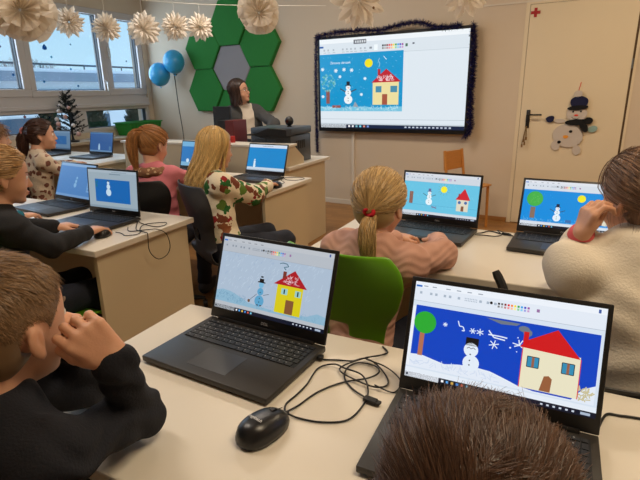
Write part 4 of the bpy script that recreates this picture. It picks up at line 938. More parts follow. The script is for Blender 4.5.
def hair_gather(T, n, tie, wd, tail, spread, ear=True, th=.012, thick=.012):
    u = roots(n, ear); tu = (V3(tie)-EC)/EL; tr = np.linalg.norm(tu); tu /= tr; K = 9; P = []; of = th*(.5+.8*nrng.random((n, 1)))
    for j in range(K):
        q = j/(K-1); v = u*(1-q)+tu*q+1e-6; v /= np.linalg.norm(v, axis=1, keepdims=True); r_ = 1+(tr-1)*q**3; P.append(EC+v*EL*r_+v*of*(1-q*.5*(tr < 1.25)))
    A = to_world(T, np.stack(P, 1)); tl = np.array([tuple(p) for p in spline([tuple(p) for p in tail], 4)]); m = len(tl); tt = np.linspace(0, 1, m)[None, :, None]
    r0 = nrng.normal(size=(n, 1, 3)); r0 /= np.linalg.norm(r0, axis=2, keepdims=True)
    rad = spread*(.35+1.1*np.sin(np.pi*np.clip(tt*.85+.12, 0, 1)))*nrng.random((n, 1, 1))**.4
    cutl = .7+.3*nrng.random((n, 1, 1)); B = tl[None]+r0*rad+.004*np.sin(tt*9+nrng.random((n, 1, 1))*6); idx = np.clip((np.arange(m)[None]*cutl[:, :, 0]), 0, m-1)
    i0 = np.floor(idx).astype(int); fr = (idx-i0)[..., None]; i1 = np.minimum(i0+1, m-1); B = np.take_along_axis(B, i0[..., None].repeat(3, 2), 1)*(1-fr)+np.take_along_axis(B, i1[..., None].repeat(3, 2), 1)*fr
    sh = nrng.random(n); a = ribbons(A, wd, sh, (u@T.M.T)[:, None]); b = ribbons(B, wd, sh); return np.concatenate([a[0], b[0]]), np.concatenate([a[1], b[1]+len(a[0])]), np.concatenate([a[2], b[2]])
def hair_long(T, n, ln, wd, front=130, back_off=.03, wave=.006, th=.012, flare=0, part=0.0):
    phi = np.radians(nrng.uniform(-front, front, n))+np.pi; K = 14; th0 = nrng.uniform(.05, 1.2, n); P = []      # phi measured from forward (+y)
    of = th*(.4+.9*nrng.random(n)); L = ln*(.75+.3*nrng.random(n)); wph = nrng.random(n)*6.28; ph2 = np.round(phi*9)*1.7
    for j in range(K):
        q = j/(K-1)
        if q < .45:
            t = th0+(1.75-th0)*(q/.45); v = np.stack([np.sin(t)*-np.sin(phi), np.sin(t)*np.cos(phi), np.cos(t)], 1); v[:, 0] += part*(1-q/.45)*.3; P.append(EC+v*EL+v*of[:, None]); base = P[-1]
        else:
            g = (q-.45)/.55; d = L*g; k_ = 1-.14*min(g*3, 1)+flare*g; x = base[:, 0]*k_; y = (base[:, 1]-EC[1])*k_+EC[1]-back_off*g*(np.cos(phi) < .3)-.01*g; z = base[:, 2]-d
            P.append(np.stack([x+wave*np.sin(d*60+ph2)*g, y+wave*np.cos(d*55+ph2)*g, z], 1))
    P = np.stack(P, 1); u = P[:, 5]-EC; return ribbons(to_world(T, P), wd, nrng.random(n), (u/np.linalg.norm(u, axis=1, keepdims=True)@T.M.T)[:, None])
def join(*parts):
    V, F, S, o = [], [], [], 0
    for v, f, s_ in parts: V.append(v); F.append(f+o); S.append(s_); o += len(v)
    return np.concatenate(V), np.concatenate(F), np.concatenate(S)
IRIS = mat('iris_dark', (40, 30, 26), .2); EYEW = mat('eye_white', (225, 220, 214), .3); LIP = mat('lips', (176, 96, 88), .5)
SHOE = mat('shoe_grey', (70, 74, 84), .7)
def person(label, hc, hh, hp=0, hroll=0, hb=0, pelvis=None, arms=(), top=None, topm=None, legm=None, hairf=None, s=1, bs=1, h=.006, ear=True, haircol=(120, 90, 60), capth=.008, adult=False,
           collar=.0, hood=None, seat=True, noise=(.0025, 55), brow=True, capex=(), sleeve=1.0, feet=None, lean=(0, 0), seatdy=0, cuff=.02, nl=.155):
    Mh = rotm(R(hh), R(-hp), R(hroll)); T = TF(hc, Mh, s); Mb = rotm(R(hb)); hc = V3(hc)
    nk = T(0, -.030, -.065); nb = hc+Mb@np.array([lean[0], -.045*s+lean[1], -nl*s]); pel = V3(pelvis); B = lambda o, x, y, z: o+Mb@(np.array([x, y, z], float)*bs)
    ch = nb+(pel-nb)*.30; ab = nb+(pel-nb)*.62; sh = [B(nb, -.128, .0, -.042), B(nb, .128, .0, -.042)]
    body = head_prims(T, s, ear, adult)+[cone(nk, nb, .040*s, .044*s, .02), cone(nb, ch, .05*bs, .08*bs, .03)]
    spine = rotm(R(hb)); torso = [ellp(ch, np.array((.135, .088, .125))*bs, spine, .04), ellp(ab, np.array((.122, .088, .13))*bs, spine, .05), ellp(pel+V3(0, 0, .03), np.array((.135, .10, .10))*bs, spine, .04)]
    tors2 = [ellp(p[1], p[2]*.88, p[3], p[4]) for p in torso]; body += tors2
    clo = list(torso)+[cone(sh[0]+V3(0, 0, -.01), sh[1]+V3(0, 0, -.01), .050*bs, .050*bs, .03), cone(nb+V3(0, 0, -.01), ch, .058*bs, .09*bs, .03)]
    if collar: clo.append(ellp(nb+V3(0, 0, .012), np.array((.068, .066, collar))*bs, spine, .015))
    for q in ((0, -1), (1, 1)):
        body.append(cone(nb+V3(0, 0, -.01), sh[q[0]], .032*bs, .038*bs, .03)); clo.append(cone(nb+V3(0, 0, -.008), sh[q[0]], .050*bs, .055*bs, .03))
    for a in arms:
        i = 0 if a['side'] < 0 else 1; S_ = sh[i]; E_ = V3(a['elbow']); W_ = V3(a['wrist']); f_ = a.get('fat', 1)
        body += [cone(S_, E_, .036*bs, .030*bs, .02), cone(E_, W_, .030*bs, .0195*bs, .02)]
        cf = W_+(E_-W_)/np.linalg.norm(E_-W_)*cuff; clo += [cone(S_, E_, .052*bs*f_*sleeve, .044*bs*f_*sleeve, .03), cone(E_, cf, .043*bs*f_*sleeve, .031*bs*f_*sleeve, .018), cone(cf, cf+(E_-W_)*.08, .033*bs*f_*sleeve, .034*bs*f_*sleeve, .006)]
        if 'F' in a: body += hand_prims(W_, a['F'], a['N'], a['side']*(-1), s*a.get('hs', .95), a.get('curl', (.35, .5, .3)), a.get('spread', .1), a.get('thumb'))
    legs = []; shoes = []; hips = [B(pel, -.072, .0, -.01), B(pel, .072, .0, -.01)]
    for i, q in enumerate((-1, 1)):
        if seat:
            kn = B(hips[i], q*.03, .33, .035); kn[2] = .50 if not adult else .55; an = V3(kn[0], kn[1], .09)+Mb@V3(0, -.04, 0)*(1 if feet is None else feet); rr = (.078, .058, .052, .036)
        else:
            kn = B(hips[i], q*.01, .03, -.42); an = V3(kn[0], kn[1], .09)-Mb@V3(0, .02, 0); rr = (.085, .06, .056, .042)
        ft = an+Mb@V3(q*.02, .12*bs, 0); ft[2] = .05
        body += [cone(hips[i], kn, rr[0]*.85*bs, rr[1]*.82*bs, .03), cone(kn, an, rr[2]*.82*bs, rr[3]*.8*bs, .02), cone(an-V3(0, 0, .035), ft, .028*bs, .022*bs, .02)]
        legs += [cone(hips[i], kn, rr[0]*bs, rr[1]*bs, .03), cone(kn, an, rr[2]*bs*1.06, (rr[3]+.012)*bs, .02)]
        shoes.append([cone(V3(an[0], an[1], .045)-Mb@V3(0, .02, 0), ft, .040*bs, .036*bs, .02), cone(an, V3(an[0], an[1], .05), .042*bs, .042*bs, .02)])
    legs.append(ellp(pel+V3(0, 0, .0), np.array((.142, .108, .095))*bs, spine, .04))
    vs_, F = sdf_mesh(body, h, 'body'); org = V3(pel[0], pel[1], 0); root = link('person', np_mesh('person', vs_-org, F, SKIN), None, tuple(org), label=label, cat='person')
    def child(name, V, F_, m, par=root, strand=None, lab=None): return link(name, np_mesh(name, V-org, F_, m, strand), par, label=lab)
    v, f = sdf_mesh(clo, h, 'top', noise); tp = child(top or 'sweater', v, f, topm)
    v, f = sdf_mesh(legs, max(h, .008), 'legs', noise); child('trousers', v, f, legm or mat('dark_jeans', (32, 36, 50), .85, bump=.2, bscale=200))
    for sp_ in shoes: v, f = sdf_mesh(sp_, .008, 'shoe'); child('shoe', v, f, SHOE)
    for q in (-1, 1):
        b = MB(); c = T(q*.029, .0735, -.014); b.ell(tuple(c-org), (.0106*s,)*3, 14); e_ = b.build('eye', EYEW, root, 'all')
        b = MB(); c = T(q*.029, .0802, -.014); b.ell(tuple(c-org), (.0052*s,)*3, 10); b.build('iris', IRIS, e_, 'all')
        if brow: b = MB(); b.tube([tuple(T(q*(.018+.010*k), .0905-.0035*k*k*.9, .004+.0035*k-.0012*k*k)-org) for k in range(4)], [.0018*s, .0024*s, .0022*s, .0012*s], 6); b.build('eyebrow', mat('brow_%d' % haircol[0], tuple(int(v*.7) for v in haircol), .8), root)
    b = MB(); b.ell((0, 0, 0), (.0165*s, .0055*s, .0035*s), 12); b.ell((0, -.0015*s, -.0075*s), (.0140*s, .0058*s, .0042*s), 12)
    lp = b.build('lips', LIP, root, 'all'); lp.matrix_local = Matrix.Translation(tuple(T(0, .0925, -.0745)-org)) @ Matrix(Mh.tolist()).to_4x4()
    if hairf:
        cv, cf_ = cap(T, s, ear, capth, min(h, .005), capex); parts = [(cv, cf_, np.full(len(cv), .15))]+list(hairf(T))
        V, F_, S_ = join(*parts); child('hair', V, F_, hair_mat('hair_%d_%d' % (haircol[0], haircol[2]), haircol), strand=S_)
    return root, T, child, nb, Mb
def hand_on(w, tgt, side): return None

NAVYC = mat('navy_sweatshirt', (18, 20, 30), .9, bump=.25, bscale=250)
BLACKC = mat('black_sweatshirt', (20, 20, 23), .9, bump=.25, bscale=250)
CREAMC = mat('cream_hoodie', (222, 212, 195), .9, bump=.2, bscale=200)
def knit_pink():
    m = mat('dusty_pink_knit', (196, 142, 124), .9); n = m.node_tree; b = n.nodes['Principled BSDF']; t = n.nodes.new('ShaderNodeTexCoord')
    wv = n.nodes.new('ShaderNodeTexWave'); wv.wave_type = 'BANDS'; wv.bands_direction = 'Z'; wv.inputs['Scale'].default_value = 13; wv.inputs['Distortion'].default_value = 0
    sx = n.nodes.new('ShaderNodeSeparateXYZ'); n.links.new(t.outputs['Object'], sx.inputs[0]); mu = n.nodes.new('ShaderNodeMath'); mu.operation = 'MULTIPLY'; mu.inputs[1].default_value = 62; n.links.new(sx.outputs['X'], mu.inputs[0])
    si = n.nodes.new('ShaderNodeMath'); si.operation = 'SINE'; n.links.new(mu.outputs[0], si.inputs[0]); m2 = n.nodes.new('ShaderNodeMath'); m2.operation = 'MULTIPLY_ADD'; m2.inputs[1].default_value = .012; n.links.new(si.outputs[0], m2.inputs[0]); n.links.new(sx.outputs['Z'], m2.inputs[2])
    cb = n.nodes.new('ShaderNodeCombineXYZ'); n.links.new(m2.outputs[0], cb.inputs['Z']); n.links.new(cb.outputs[0], wv.inputs[0])
    no = n.nodes.new('ShaderNodeTexNoise'); no.inputs['Scale'].default_value = 300; n.links.new(t.outputs['Object'], no.inputs[0])
    ad = n.nodes.new('ShaderNodeMath'); ad.operation = 'MULTIPLY_ADD'; ad.inputs[1].default_value = .5; n.links.new(no.outputs[0], ad.inputs[0]); n.links.new(wv.outputs[1], ad.inputs[2])
    bu = n.nodes.new('ShaderNodeBump'); bu.inputs['Strength'].default_value = .4; bu.inputs['Distance'].default_value = .004; n.links.new(ad.outputs[0], bu.inputs['Height']); n.links.new(bu.outputs[0], b.inputs['Normal'])
    mx = n.nodes.new('ShaderNodeMix'); mx.data_type = 'RGBA'; n.links.new(wv.outputs[1], mx.inputs[0]); mx.inputs[6].default_value = (*lin((188, 142, 124)), 1); mx.inputs[7].default_value = (*lin((202, 156, 138)), 1); n.links.new(mx.outputs[2], b.inputs['Base Color']); return m
PINKK = knit_pink()
PINKH = mat('rose_hoodie', (206, 118, 126), .9, bump=.25, bscale=200)
PATT = ramp_cells('patterned_sweater', [(0, (236, 224, 198)), (.16, (40, 104, 44)), (.42, (122, 62, 36)), (.72, (150, 30, 34)), (.80, (96, 130, 50)), (.93, (146, 88, 52))], 17, core=.56, distort=.6)
SPOT = ramp_cells('spotted_blouse', [(0, (214, 194, 168)), (.45, (120, 72, 56)), (.8, (170, 120, 100))], 24)
GREYC = mat('grey_cardigan', (74, 74, 74), .95, bump=.3, bscale=200)
TEALC = mat('teal_sweater', (14, 96, 112), .9, bump=.2, bscale=200)
BEIGEC = mat('beige_top', (176, 160, 140), .9)

WR1b = V3(-.592, .462, .952); F1b = V3(-.38, -.45, .80); N1b = V3(.74, -.45, .30)
# boy at the front left, cheeks resting on both hands
_ri = V3(.896, .443, -.02); _up = V3(-.12, .24, .957); _aw = V3(-.80, .50, -.33)   # right / up / away as seen from his right side
def f(T): return [hair_short(T, 17000, .021, .0009, mess=.28, lf=.30)]
boy, T1, ch1, nb1, _ = person('boy in a navy sweatshirt at the front left, chin resting on his fists', (-.738, .398, 1.022), 6, 6, 0, -6, (-.86, .20, .50),
    [dict(side=1, elbow=(-.632, .528, .792), wrist=WR1b, F=F1b, N=N1b, curl=(.85, 1.45, 1.0), spread=.14, thumb=-.95*_ri+.15*_up-.05*_aw, hs=.96, fat=.92),
     dict(side=-1, elbow=(-.800, .560, .792), wrist=(-.770, .520, .915), F=(.2, -.3, 1), N=(-.4, .8, .3), curl=(1.2, 1.0, .5), hs=.95)],
    'sweatshirt', NAVYC, hairf=f, h=.0037, haircol=(142, 112, 80), capth=.0015, noise=(.0050, 58), bs=1.0, cuff=.012, nl=.135, collar=.040)
# child nearest the camera, only the crown of brown hair in view
def f(T): return [hair_short(T, 32000, .032, .0007, mess=.34, crown=(.15, -.97, .0), th=.006, lf=.16)]
person('child with short brown hair nearest the camera, seen from behind', (-.030, .342, .998), -6, 10, 0, 0, (-.03, .10, .50),
    [dict(side=1, elbow=(.155, .46, .80), wrist=(.04, .60, .80), F=(-.2, 1, -.1), N=(0, .1, 1)), dict(side=-1, elbow=(-.20, .44, .80), wrist=(-.11, .60, .80), F=(.2, 1, -.1), N=(0, .1, 1))],
    'sweatshirt', mat('charcoal_sweatshirt', (44, 44, 48), .9), hairf=f, h=.0055, haircol=(84, 58, 42), capth=.0015, s=1.04)
# girl in the pink knit sweater
tail4 = [(-.511, 1.400, .968), (-.513, 1.372, .94), (-.507, 1.350, .90), (-.500, 1.345, .85), (-.497, 1.350, .80)]
def f(T): return [hair_gather(T, 5600, (.020, -.106, -.026), .0020, tail4, .017)]
g4, T4, ch4, nb4, _ = person('girl in a dusty pink knitted sweater with a low ponytail, seen from behind', (-.518, 1.490, 1.000), -8, 6, 0, -12, (-.555, 1.36, .50),
    [dict(side=1, elbow=(-.335, 1.635, .790), wrist=(-.40, 1.84, .775), F=(-.3, 1, 0), N=(0, 0, 1)), dict(side=-1, elbow=(-.70, 1.64, .79), wrist=(-.55, 1.80, .775), F=(.5, 1, 0), N=(0, 0, 1))],
    'sweater', PINKK, hairf=f, h=.005, haircol=(190, 158, 108), capth=.010, capex=[cone(V3(tail4[0]), V3(tail4[2]), .012, .015, .008), cone(V3(tail4[2]), V3(tail4[4]), .015, .006, .008)], noise=(.003, 42), bs=1.02, sleeve=1.12, collar=.035, nl=.140)
b = MB(); c_ = T4(.020, -.104, -.030)
b.tube([(c_[0]+.014*math.cos(a), c_[1]-.001+.003*math.sin(a*2), c_[2]+.010*math.sin(a)) for a in np.linspace(0, 6.28, 20)[:-1]], .007, 8, closed=True)
b.build('hair_tie', mat('red_scrunchie', (190, 16, 34), .8), None, 'all').parent = g4; bpy.data.objects['hair_tie'].location = tuple(-V3(g4.location))
# pupil in the cream hoodie at the right, hand at the mouth
def f(T): return [hair_gather(T, 6500, (.0, -.108, -.045), .0017, [tuple(T(0, -.11, -.05)), tuple(T(0, -.125, -.09)), tuple(T(.01, -.115, -.14))], .022, th=.010), hair_long(T, 260, .10, .0012, 165, 0, .006, .014)]
g3, T3, ch3, nb3, _ = person('girl in a cream hoodie at the right edge with a hand at her mouth', (.184, 1.375, 1.098), 40, 6, 0, 14, (.24, 1.27, .51),
    [dict(side=-1, elbow=(.050, 1.560, .795), wrist=(.064, 1.300, 1.000), F=(.20, -.02, 1), N=(-.80, -.45, .25), curl=(.55, 1.1, .8), hs=.92, fat=1.02, thumb=(.65, .3, .7)),
     dict(side=1, elbow=(.42, 1.60, .80), wrist=(.20, 1.66, .79), F=(-.5, 1, 0), N=(0, 0, 1), fat=1.3)],
    'hoodie', CREAMC, hairf=f, h=.005, haircol=(128, 98, 76), capth=.006, noise=(.005, 30), bs=1.12, sleeve=1.05, collar=.055, cuff=.045, nl=.140)
v, f_ = sdf_mesh([cone((.0640, 1.312, .992), (.0632, 1.324, .982), .030, .031, .004)], .004, 'cuff'); ch3('sleeve_cuff', v, f_, mat('coral_cuff', (226, 100, 104), .9), lab='coral sleeve cuff')
# child in the black sweatshirt at the left table
tail5 = [(-1.99, 1.085, 1.02), (-2.02, 1.06, .97), (-2.03, 1.055, .90), (-2.03, 1.06, .84)]
def f(T): return [hair_gather(T, 5200, (-.01, -.106, -.01), .0022, tail5, .022)]
person('child with blond hair in a black sweatshirt holding a mouse at the left table', (-1.955, 1.165, 1.062), -20, 10, 0, -14, (-1.99, 1.11, .50),
    [dict(side=1, elbow=(-1.735, 1.165, .785), wrist=(-1.800, 1.385, .778), F=(-.10, .98, .02), N=(0, .1, 1), curl=(.30, .4, .25), spread=.2, hs=1.0, fat=1.0), dict(side=-1, elbow=(-2.18, 1.26, .80), wrist=(-2.05, 1.42, .765), F=(.3, .9, 0), N=(0, 0, 1))],
    'sweatshirt', BLACKC, hairf=f, h=.0055, haircol=(188, 150, 102), capth=.008, capex=[cone(V3(tail5[0]), V3(tail5[3]), .018, .012, .01)], noise=(.003, 45))
# child in teal beyond
def f(T): return [hair_short(T, 2500, .04, .003)]
person('child in a teal sweater, mostly hidden behind the child in black', (-2.62, 1.22, 1.00), -10, 10, 0, -6, (-2.62, 1.02, .50),
    [dict(side=1, elbow=(-2.40, 1.24, .80), wrist=(-2.36, 1.46, .775), F=(-.1, 1, 0), N=(0, 0, 1)), dict(side=-1, elbow=(-2.82, 1.24, .80), wrist=(-2.70, 1.48, .775), F=(.1, 1, 0), N=(0, 0, 1))],
    'sweater', TEALC, hairf=f, h=.009, haircol=(110, 80, 54))
# girl in the patterned sweater, long blond hair
def f(T): return [hair_long(T, 5200, .25, .0028, 118, .050, .008, .010, flare=.03)]
person('girl with long blond hair in a sweater patterned with green trees and brown bears', (-1.722, 2.200, 1.065), -26, 8, 0, -28, (-1.675, 2.14, .51),
    [dict(side=1, elbow=(-1.560, 2.300, .775), wrist=(-1.660, 2.625, .775), F=(-.05, 1, -.02), N=(0, 0, 1), curl=(.35, .4, .3), fat=1.1), dict(side=-1, elbow=(-2.00, 2.40, .80), wrist=(-1.93, 2.62, .775), F=(.2, 1, 0), N=(0, 0, 1))],
    'sweater', PATT, hairf=f, h=.0065, haircol=(222, 184, 122), capth=.009, ear=False, noise=(.003, 40), sleeve=1.08, bs=1.05, nl=.15)
# girl in the rose hoodie with a high ponytail
tail9 = [(-2.305, 2.245, 1.125), (-2.335, 2.212, 1.11), (-2.348, 2.200, 1.05), (-2.345, 2.200, .97), (-2.335, 2.205, .90)]
def f(T): return [hair_gather(T, 3200, (-.0, -.106, .062), .0030, tail9, .022)]
g9, T9, ch9, nb9, _ = person('girl in a rose pink hoodie with a high auburn ponytail', (-2.305, 2.335, 1.052), -4, 14, 0, 14, (-2.17, 2.20, .51),
    [dict(side=1, elbow=(-2.11, 2.48, .80), wrist=(-2.26, 2.68, .775), F=(-.2, 1, 0), N=(0, 0, 1)), dict(side=-1, elbow=(-2.52, 2.46, .80), wrist=(-2.42, 2.68, .775), F=(.2, 1, 0), N=(0, 0, 1))],
    'hoodie', PINKH, hairf=f, h=.0065, haircol=(178, 126, 76), capth=.009, capex=[cone(V3(tail9[0]), V3(tail9[1]), .014, .018, .01), cone(V3(tail9[1]), V3(tail9[4]), .019, .010, .01)], noise=(.004, 40), collar=.03)
M9 = rotm(R(-8)); c9 = nb9+V3(0, 0, -.005)
v, f_ = sdf_mesh([cone(c9+M9@V3(.095*math.cos(a), .07*math.sin(a)-.015, .03*math.sin(a*.5)*0-.01), c9+M9@V3(.095*math.cos(a+.5), .07*math.sin(a+.5)-.015, -.01), .030, .030, .01) for a in np.arange(.3, 6.0, .5)], .0065, 'hood', (.004, 60)); ch9('hood_lining', v, f_, ramp_cells('brown_dotted_lining', [(0, (134, 92, 62)), (.6, (200, 170, 130)), (.9, (110, 70, 46))], 60), lab='brown dotted hood lining')
b = MB(); c_ = T9(0, -.102, .060); b.tube([(c_[0]+.016*math.cos(a), c_[1]+.006*math.sin(a), c_[2]+.018*math.sin(a)) for a in np.linspace(0, 6.28, 16)[:-1]], .006, 6, closed=True); o = b.build('hair_tie', mat('brown_tie', (120, 40, 30), .8), g9); o.location = tuple(-V3(g9.location))
# girl with dark ponytail near the windows
tail7 = [(-3.575, 2.36, 1.09), (-3.595, 2.345, 1.05), (-3.600, 2.34, .98), (-3.592, 2.35, .91)]
def f(T): return [hair_gather(T, 2600, (-.0, -.112, .02), .0042, tail7, .028)]
g7, T7, ch7, nb7, _ = person('dark-haired ponytail girl in a spotted beige blouse near the windows, in profile', (-3.508, 2.432, 1.082), -34, 0, 0, -20, (-3.56, 2.38, .51),
    [dict(side=1, elbow=(-3.38, 2.50, .76), wrist=(-3.40, 2.72, .76), F=(-.1, 1, 0), N=(0, 0, 1)), dict(side=-1, elbow=(-3.76, 2.60, .80), wrist=(-3.66, 2.80, .80), F=(0, 1, 0), N=(0, 0, 1))],
    'blouse', SPOT, hairf=f, h=.0075, haircol=(70, 44, 34), capth=.008, capex=[cone(V3(tail7[0]), V3(tail7[3]), .022, .014, .01)], noise=(.003, 45))
b = MB(); c_ = T7(0, -.108, .018); b.tube([(c_[0]+.010*math.cos(a), c_[1]+.016*math.cos(a), c_[2]+.022*math.sin(a)) for a in np.linspace(0, 6.28, 16)[:-1]], .008, 6, closed=True); o = b.build('hair_tie', mat('rose_tie', (200, 130, 130), .8), g7); o.location = tuple(-V3(g7.location))
def f(T): return [hair_short(T, 2500, .04, .0035)]
person('fair-haired child at the far left edge looking towards the screen', (-3.86, 2.30, 1.055), -30, 0, 0, -20, (-3.98, 2.22, .51),
    [dict(side=1, elbow=(-3.74, 2.40, .81), wrist=(-3.80, 2.60, .80), F=(-.2, 1, 0), N=(0, 0, 1)), dict(side=-1, elbow=(-4.2, 2.44, .8), wrist=(-4.1, 2.62, .8), F=(0, 1, 0), N=(0, 0, 1))],
    'sweater', BEIGEC, hairf=f, h=.009, haircol=(150, 112, 76))
# teacher
def f(T): return [hair_long(T, 2600, .15, .0045, 125, .0, .006, .016, part=.3, flare=.05)]
EL1, WR1, EL0, WR0 = (-2.74, 4.52, 1.02), (-2.86, 4.40, .87), (-3.40, 4.50, .98), (-3.20, 4.30, .80)
tt, T11, ch11, nb11, Mb11 = person('teacher with dark brown hair and glasses in a grey cardigan leaning over her desk', (-3.150, 4.50, 1.370), -86, -10, 6, -132, (-3.14, 4.66, .82),
    [dict(side=-1, elbow=EL1, wrist=WR1, F=(-.5, -.3, -.6), N=(.6, -.4, .2), curl=(.3, .3, .2)), dict(side=1, elbow=EL0, wrist=WR0, F=(.5, -.5, -.1), N=(0, 0, 1), curl=(.3, .3, .2))],
    'blouse', mat('cream_blouse', (226, 214, 198), .8), hairf=f, h=.0075, haircol=(62, 42, 34), capth=.012, ear=False, seat=False, adult=True, s=1.08, bs=1.12, noise=(.003, 40), nl=.165, lean=(-.06, -.02), collar=.02)
sh0 = nb11+Mb11@(V3(-.128, 0, -.042)*1.12); sh1 = nb11+Mb11@(V3(.128, 0, -.042)*1.12); pel = V3(-3.14, 4.66, .82); _k = lambda a, b_, t: V3(a)+(V3(b_)-V3(a))*t
pr = [cone(sh1, EL0, .062, .056, .03), cone(EL0, _k(EL0, WR0, .85), .056, .040, .02), cone(sh0, EL1, .062, .056, .03), cone(EL1, _k(EL1, WR1, .85), .056, .040, .02)]
for sx in (-1, 1):
    for zz in np.linspace(0, 1, 9):
        c = nb11+(pel-nb11)*zz*1.1; pr.append(ball(c+Mb11@V3(sx*(.085+.02*zz), .02, -.04-.03*(1-zz)), .072, .04))
        pr.append(ball(c+Mb11@V3(sx*.055, -.05, -.03), .078, .04))
pr.append(('s', nb11+(pel-nb11)*.5+Mb11@V3(0, .16, 0), V3(.060, .15, .6), Mb11, .02))
pr += [cone(nb11+Mb11@V3(-.055, 0, -.02), sh0, .058, .066, .03), cone(nb11+Mb11@V3(.055, 0, -.02), sh1, .058, .066, .03)]
pr.append(('s', nb11+V3(0, 0, .06), V3(.065, .08, .09), Mb11, .02))
v, f_ = sdf_mesh(pr, .008, 'cardigan', (.004, 40)); ch11('cardigan', v, f_, GREYC, lab='dark grey open cardigan')
b = MB(); GL = mat('glasses_frame', (50, 40, 36), .3); o11 = V3(tt.location)
for q in (-1, 1):
    b.tube([tuple(T11(q*.031+.022*math.cos(a), .100, -.016+.017*math.sin(a))-o11) for a in np.linspace(0, 6.28, 18)[:-1]], .0018, 6, closed=True)
    b.tube([tuple(T11(q*.053, .099, -.010)-o11), tuple(T11(q*.078, .05, -.008)-o11), tuple(T11(q*.082, -.01, -.012)-o11)], .0018, 6)
b.tube([tuple(T11(-.009, .101, -.012)-o11), tuple(T11(0, .105, -.008)-o11), tuple(T11(.009, .101, -.012)-o11)], .0018, 6); b.build('glasses', GL, tt)
# ------------------------------------------------------------------ mice and cables
def mouse(x, y, rz, label, lettering=False, z=.7405):
    t = thing('computer_mouse', label, 'mouse', (x, y, z), R(rz)); q = []
    b = MB(); n = 20; m = 9
    prof = [(1.0, .002), (1.03, .010), (.98, .018), (.90, .026), (.74, .033), (.5, .0375), (.25, .039), (.01, .0395)]
    vs_ = []; fs_ = []
    for s_, z_ in prof:
        for k in range(n):
            a = 6.2832*k/n; cx, sy = math.cos(a), math.sin(a); x_ = .034*s_*math.copysign(abs(cx)**.8, cx)*(1-.06*sy); y_ = .055*s_*math.copysign(abs(sy)**.85, sy); vs_.append((x_, y_, z_*(1-.16*(y_/.055)) if z_ > .02 else z_))
    for i in range(len(prof)-1):
        for k in range(n): fs_.append((i*n+k, i*n+(k+1) % n, (i+1)*n+(k+1) % n, (i+1)*n+k))
    fs_ += [tuple(range(n))[::-1], tuple((len(prof)-1)*n+k for k in range(n))]; b.add(vs_, fs_); b.build('shell', mat('mouse_plastic', (24, 24, 26), .32), t, 'all')
    MB().tube([(-.004, .026, .0305), (.004, .026, .0305)], .0078, 14).build('scroll_wheel', RUBBER, t)
    MB().tube([(0, .014, .0366), (0, .050, .026)], .0009, 5).build('button_seam', mat('seam_black', (6, 6, 6), .6), t)
    MB().tube([(0, .05, .009), (0, .066, .007)], [.004, .0028], 8).build('cable_boot', RUBBER, t)
    if lettering:
        me = text_mesh('brand_lettering', 'logitech', .0105, mat('logo_white', (210, 210, 210), .4), .0002); o = link('brand_lettering', me, t, (0, -.020, .0424)); o.rotation_euler = (R(-5), 0, R(0))
    return t
mouse(-.436, .632, -14, 'black computer mouse on the front table between the two front laptops', True)
mouse(-1.805, 1.462, 34, 'black computer mouse under the hand of the child in black')
mouse(-1.665, 2.735, 10, 'black computer mouse at the hand of the patterned-sweater girl')
mouse(-.375, 1.985, 10, 'black computer mouse beside the sleeve of the pink-sweater girl') if False else None
CAB = mat('cable_black', (14, 14, 15), .45)
def cable(pts, rad, label, plug=None, name='mouse_cable'):
    P = spline(pts, 8); b = MB().tube([tuple(p) for p in P], rad, 8)
    t = thing(name, label, 'cable', tuple(P[0])); o = b.build('cord', CAB, t, 'all'); o.location = -P[0]
    if plug:
        a, d = Vector(plug[0]), Vector(plug[1]).normalized(); M = Matrix.Translation(a) @ d.to_track_quat('Y', 'Z').to_matrix().to_4x4()
        MB().box((-.0075, -.016, -.004), (.0075, .012, .004), M, bev=.0015).box((-.006, .012, -.0022), (.006, .020, .0022), M).build('plug', RUBBER, t).location = -P[0]
    return t
Z = .7430
cable([(-.425, .690, .749), (-.416, .727, Z), (-.4, .786, Z), (-.367, .839, Z), (-.322, .872, Z+.003), (-.308, .903, Z+.004), (-.327, .925, Z+.003), (-.364, .923, Z+.002), (-.379, .895, Z+.002), (-.371, .857, Z), (-.34, .826, Z), (-.300, .803, Z+.003)], .0019,
      'thin black cable from the front mouse, plugged in beside the dark blue drawing', ((-.288, .799, .7465), (1, -.15, 0)))
cable([(-.455, .905, .7465), (-.443, .907, Z), (-.416, .917, Z), (-.38, .923, Z+.003), (-.356, .942, Z+.005), (-.321, .928, Z+.004), (-.287, .895, Z), (-.278, .867, Z), (-.298, .845, Z+.004), (-.342, .85, Z+.006), (-.387, .87, Z+.005), (-.388, .898, Z+.004), (-.355, .939, Z+.008), (-.319, .989, Z+.002), (-.34, 1.02, Z)], .0019,
      'coiled black cable plugged into the right side of the laptop with the yellow house', ((-.462, .904, .7475), (-1, -.05, 0)))
cable([(-.424, .690, .7492), (-.44, .722, Z), (-.436, .758, Z), (-.434, .802, Z), (-.44, .867, Z), (-.412, .89, Z+.005), (-.38, .88, Z+.008), (-.334, .867, Z+.010), (-.306, .829, Z+.004), (-.299, .786, Z), (-.309, .728, Z), (-.352, .701, Z), (-.395, .694, Z), (-.412, .692, Z+.003), (-.421, .691, .749)], .0019,
      'black cable making the large loop on the table between the two front laptops')
cable([(-.319, .989, Z+.003), (-.333, .964, Z+.005), (-.353, .935, Z+.010), (-.306, .928, Z+.006), (-.271, .909, Z+.003), (-.253, .884, Z+.001), (-.258, .848, Z), (-.298, .845, Z+.009)], .0016, 'small black cable curl closest to the laptop with the dark blue drawing')
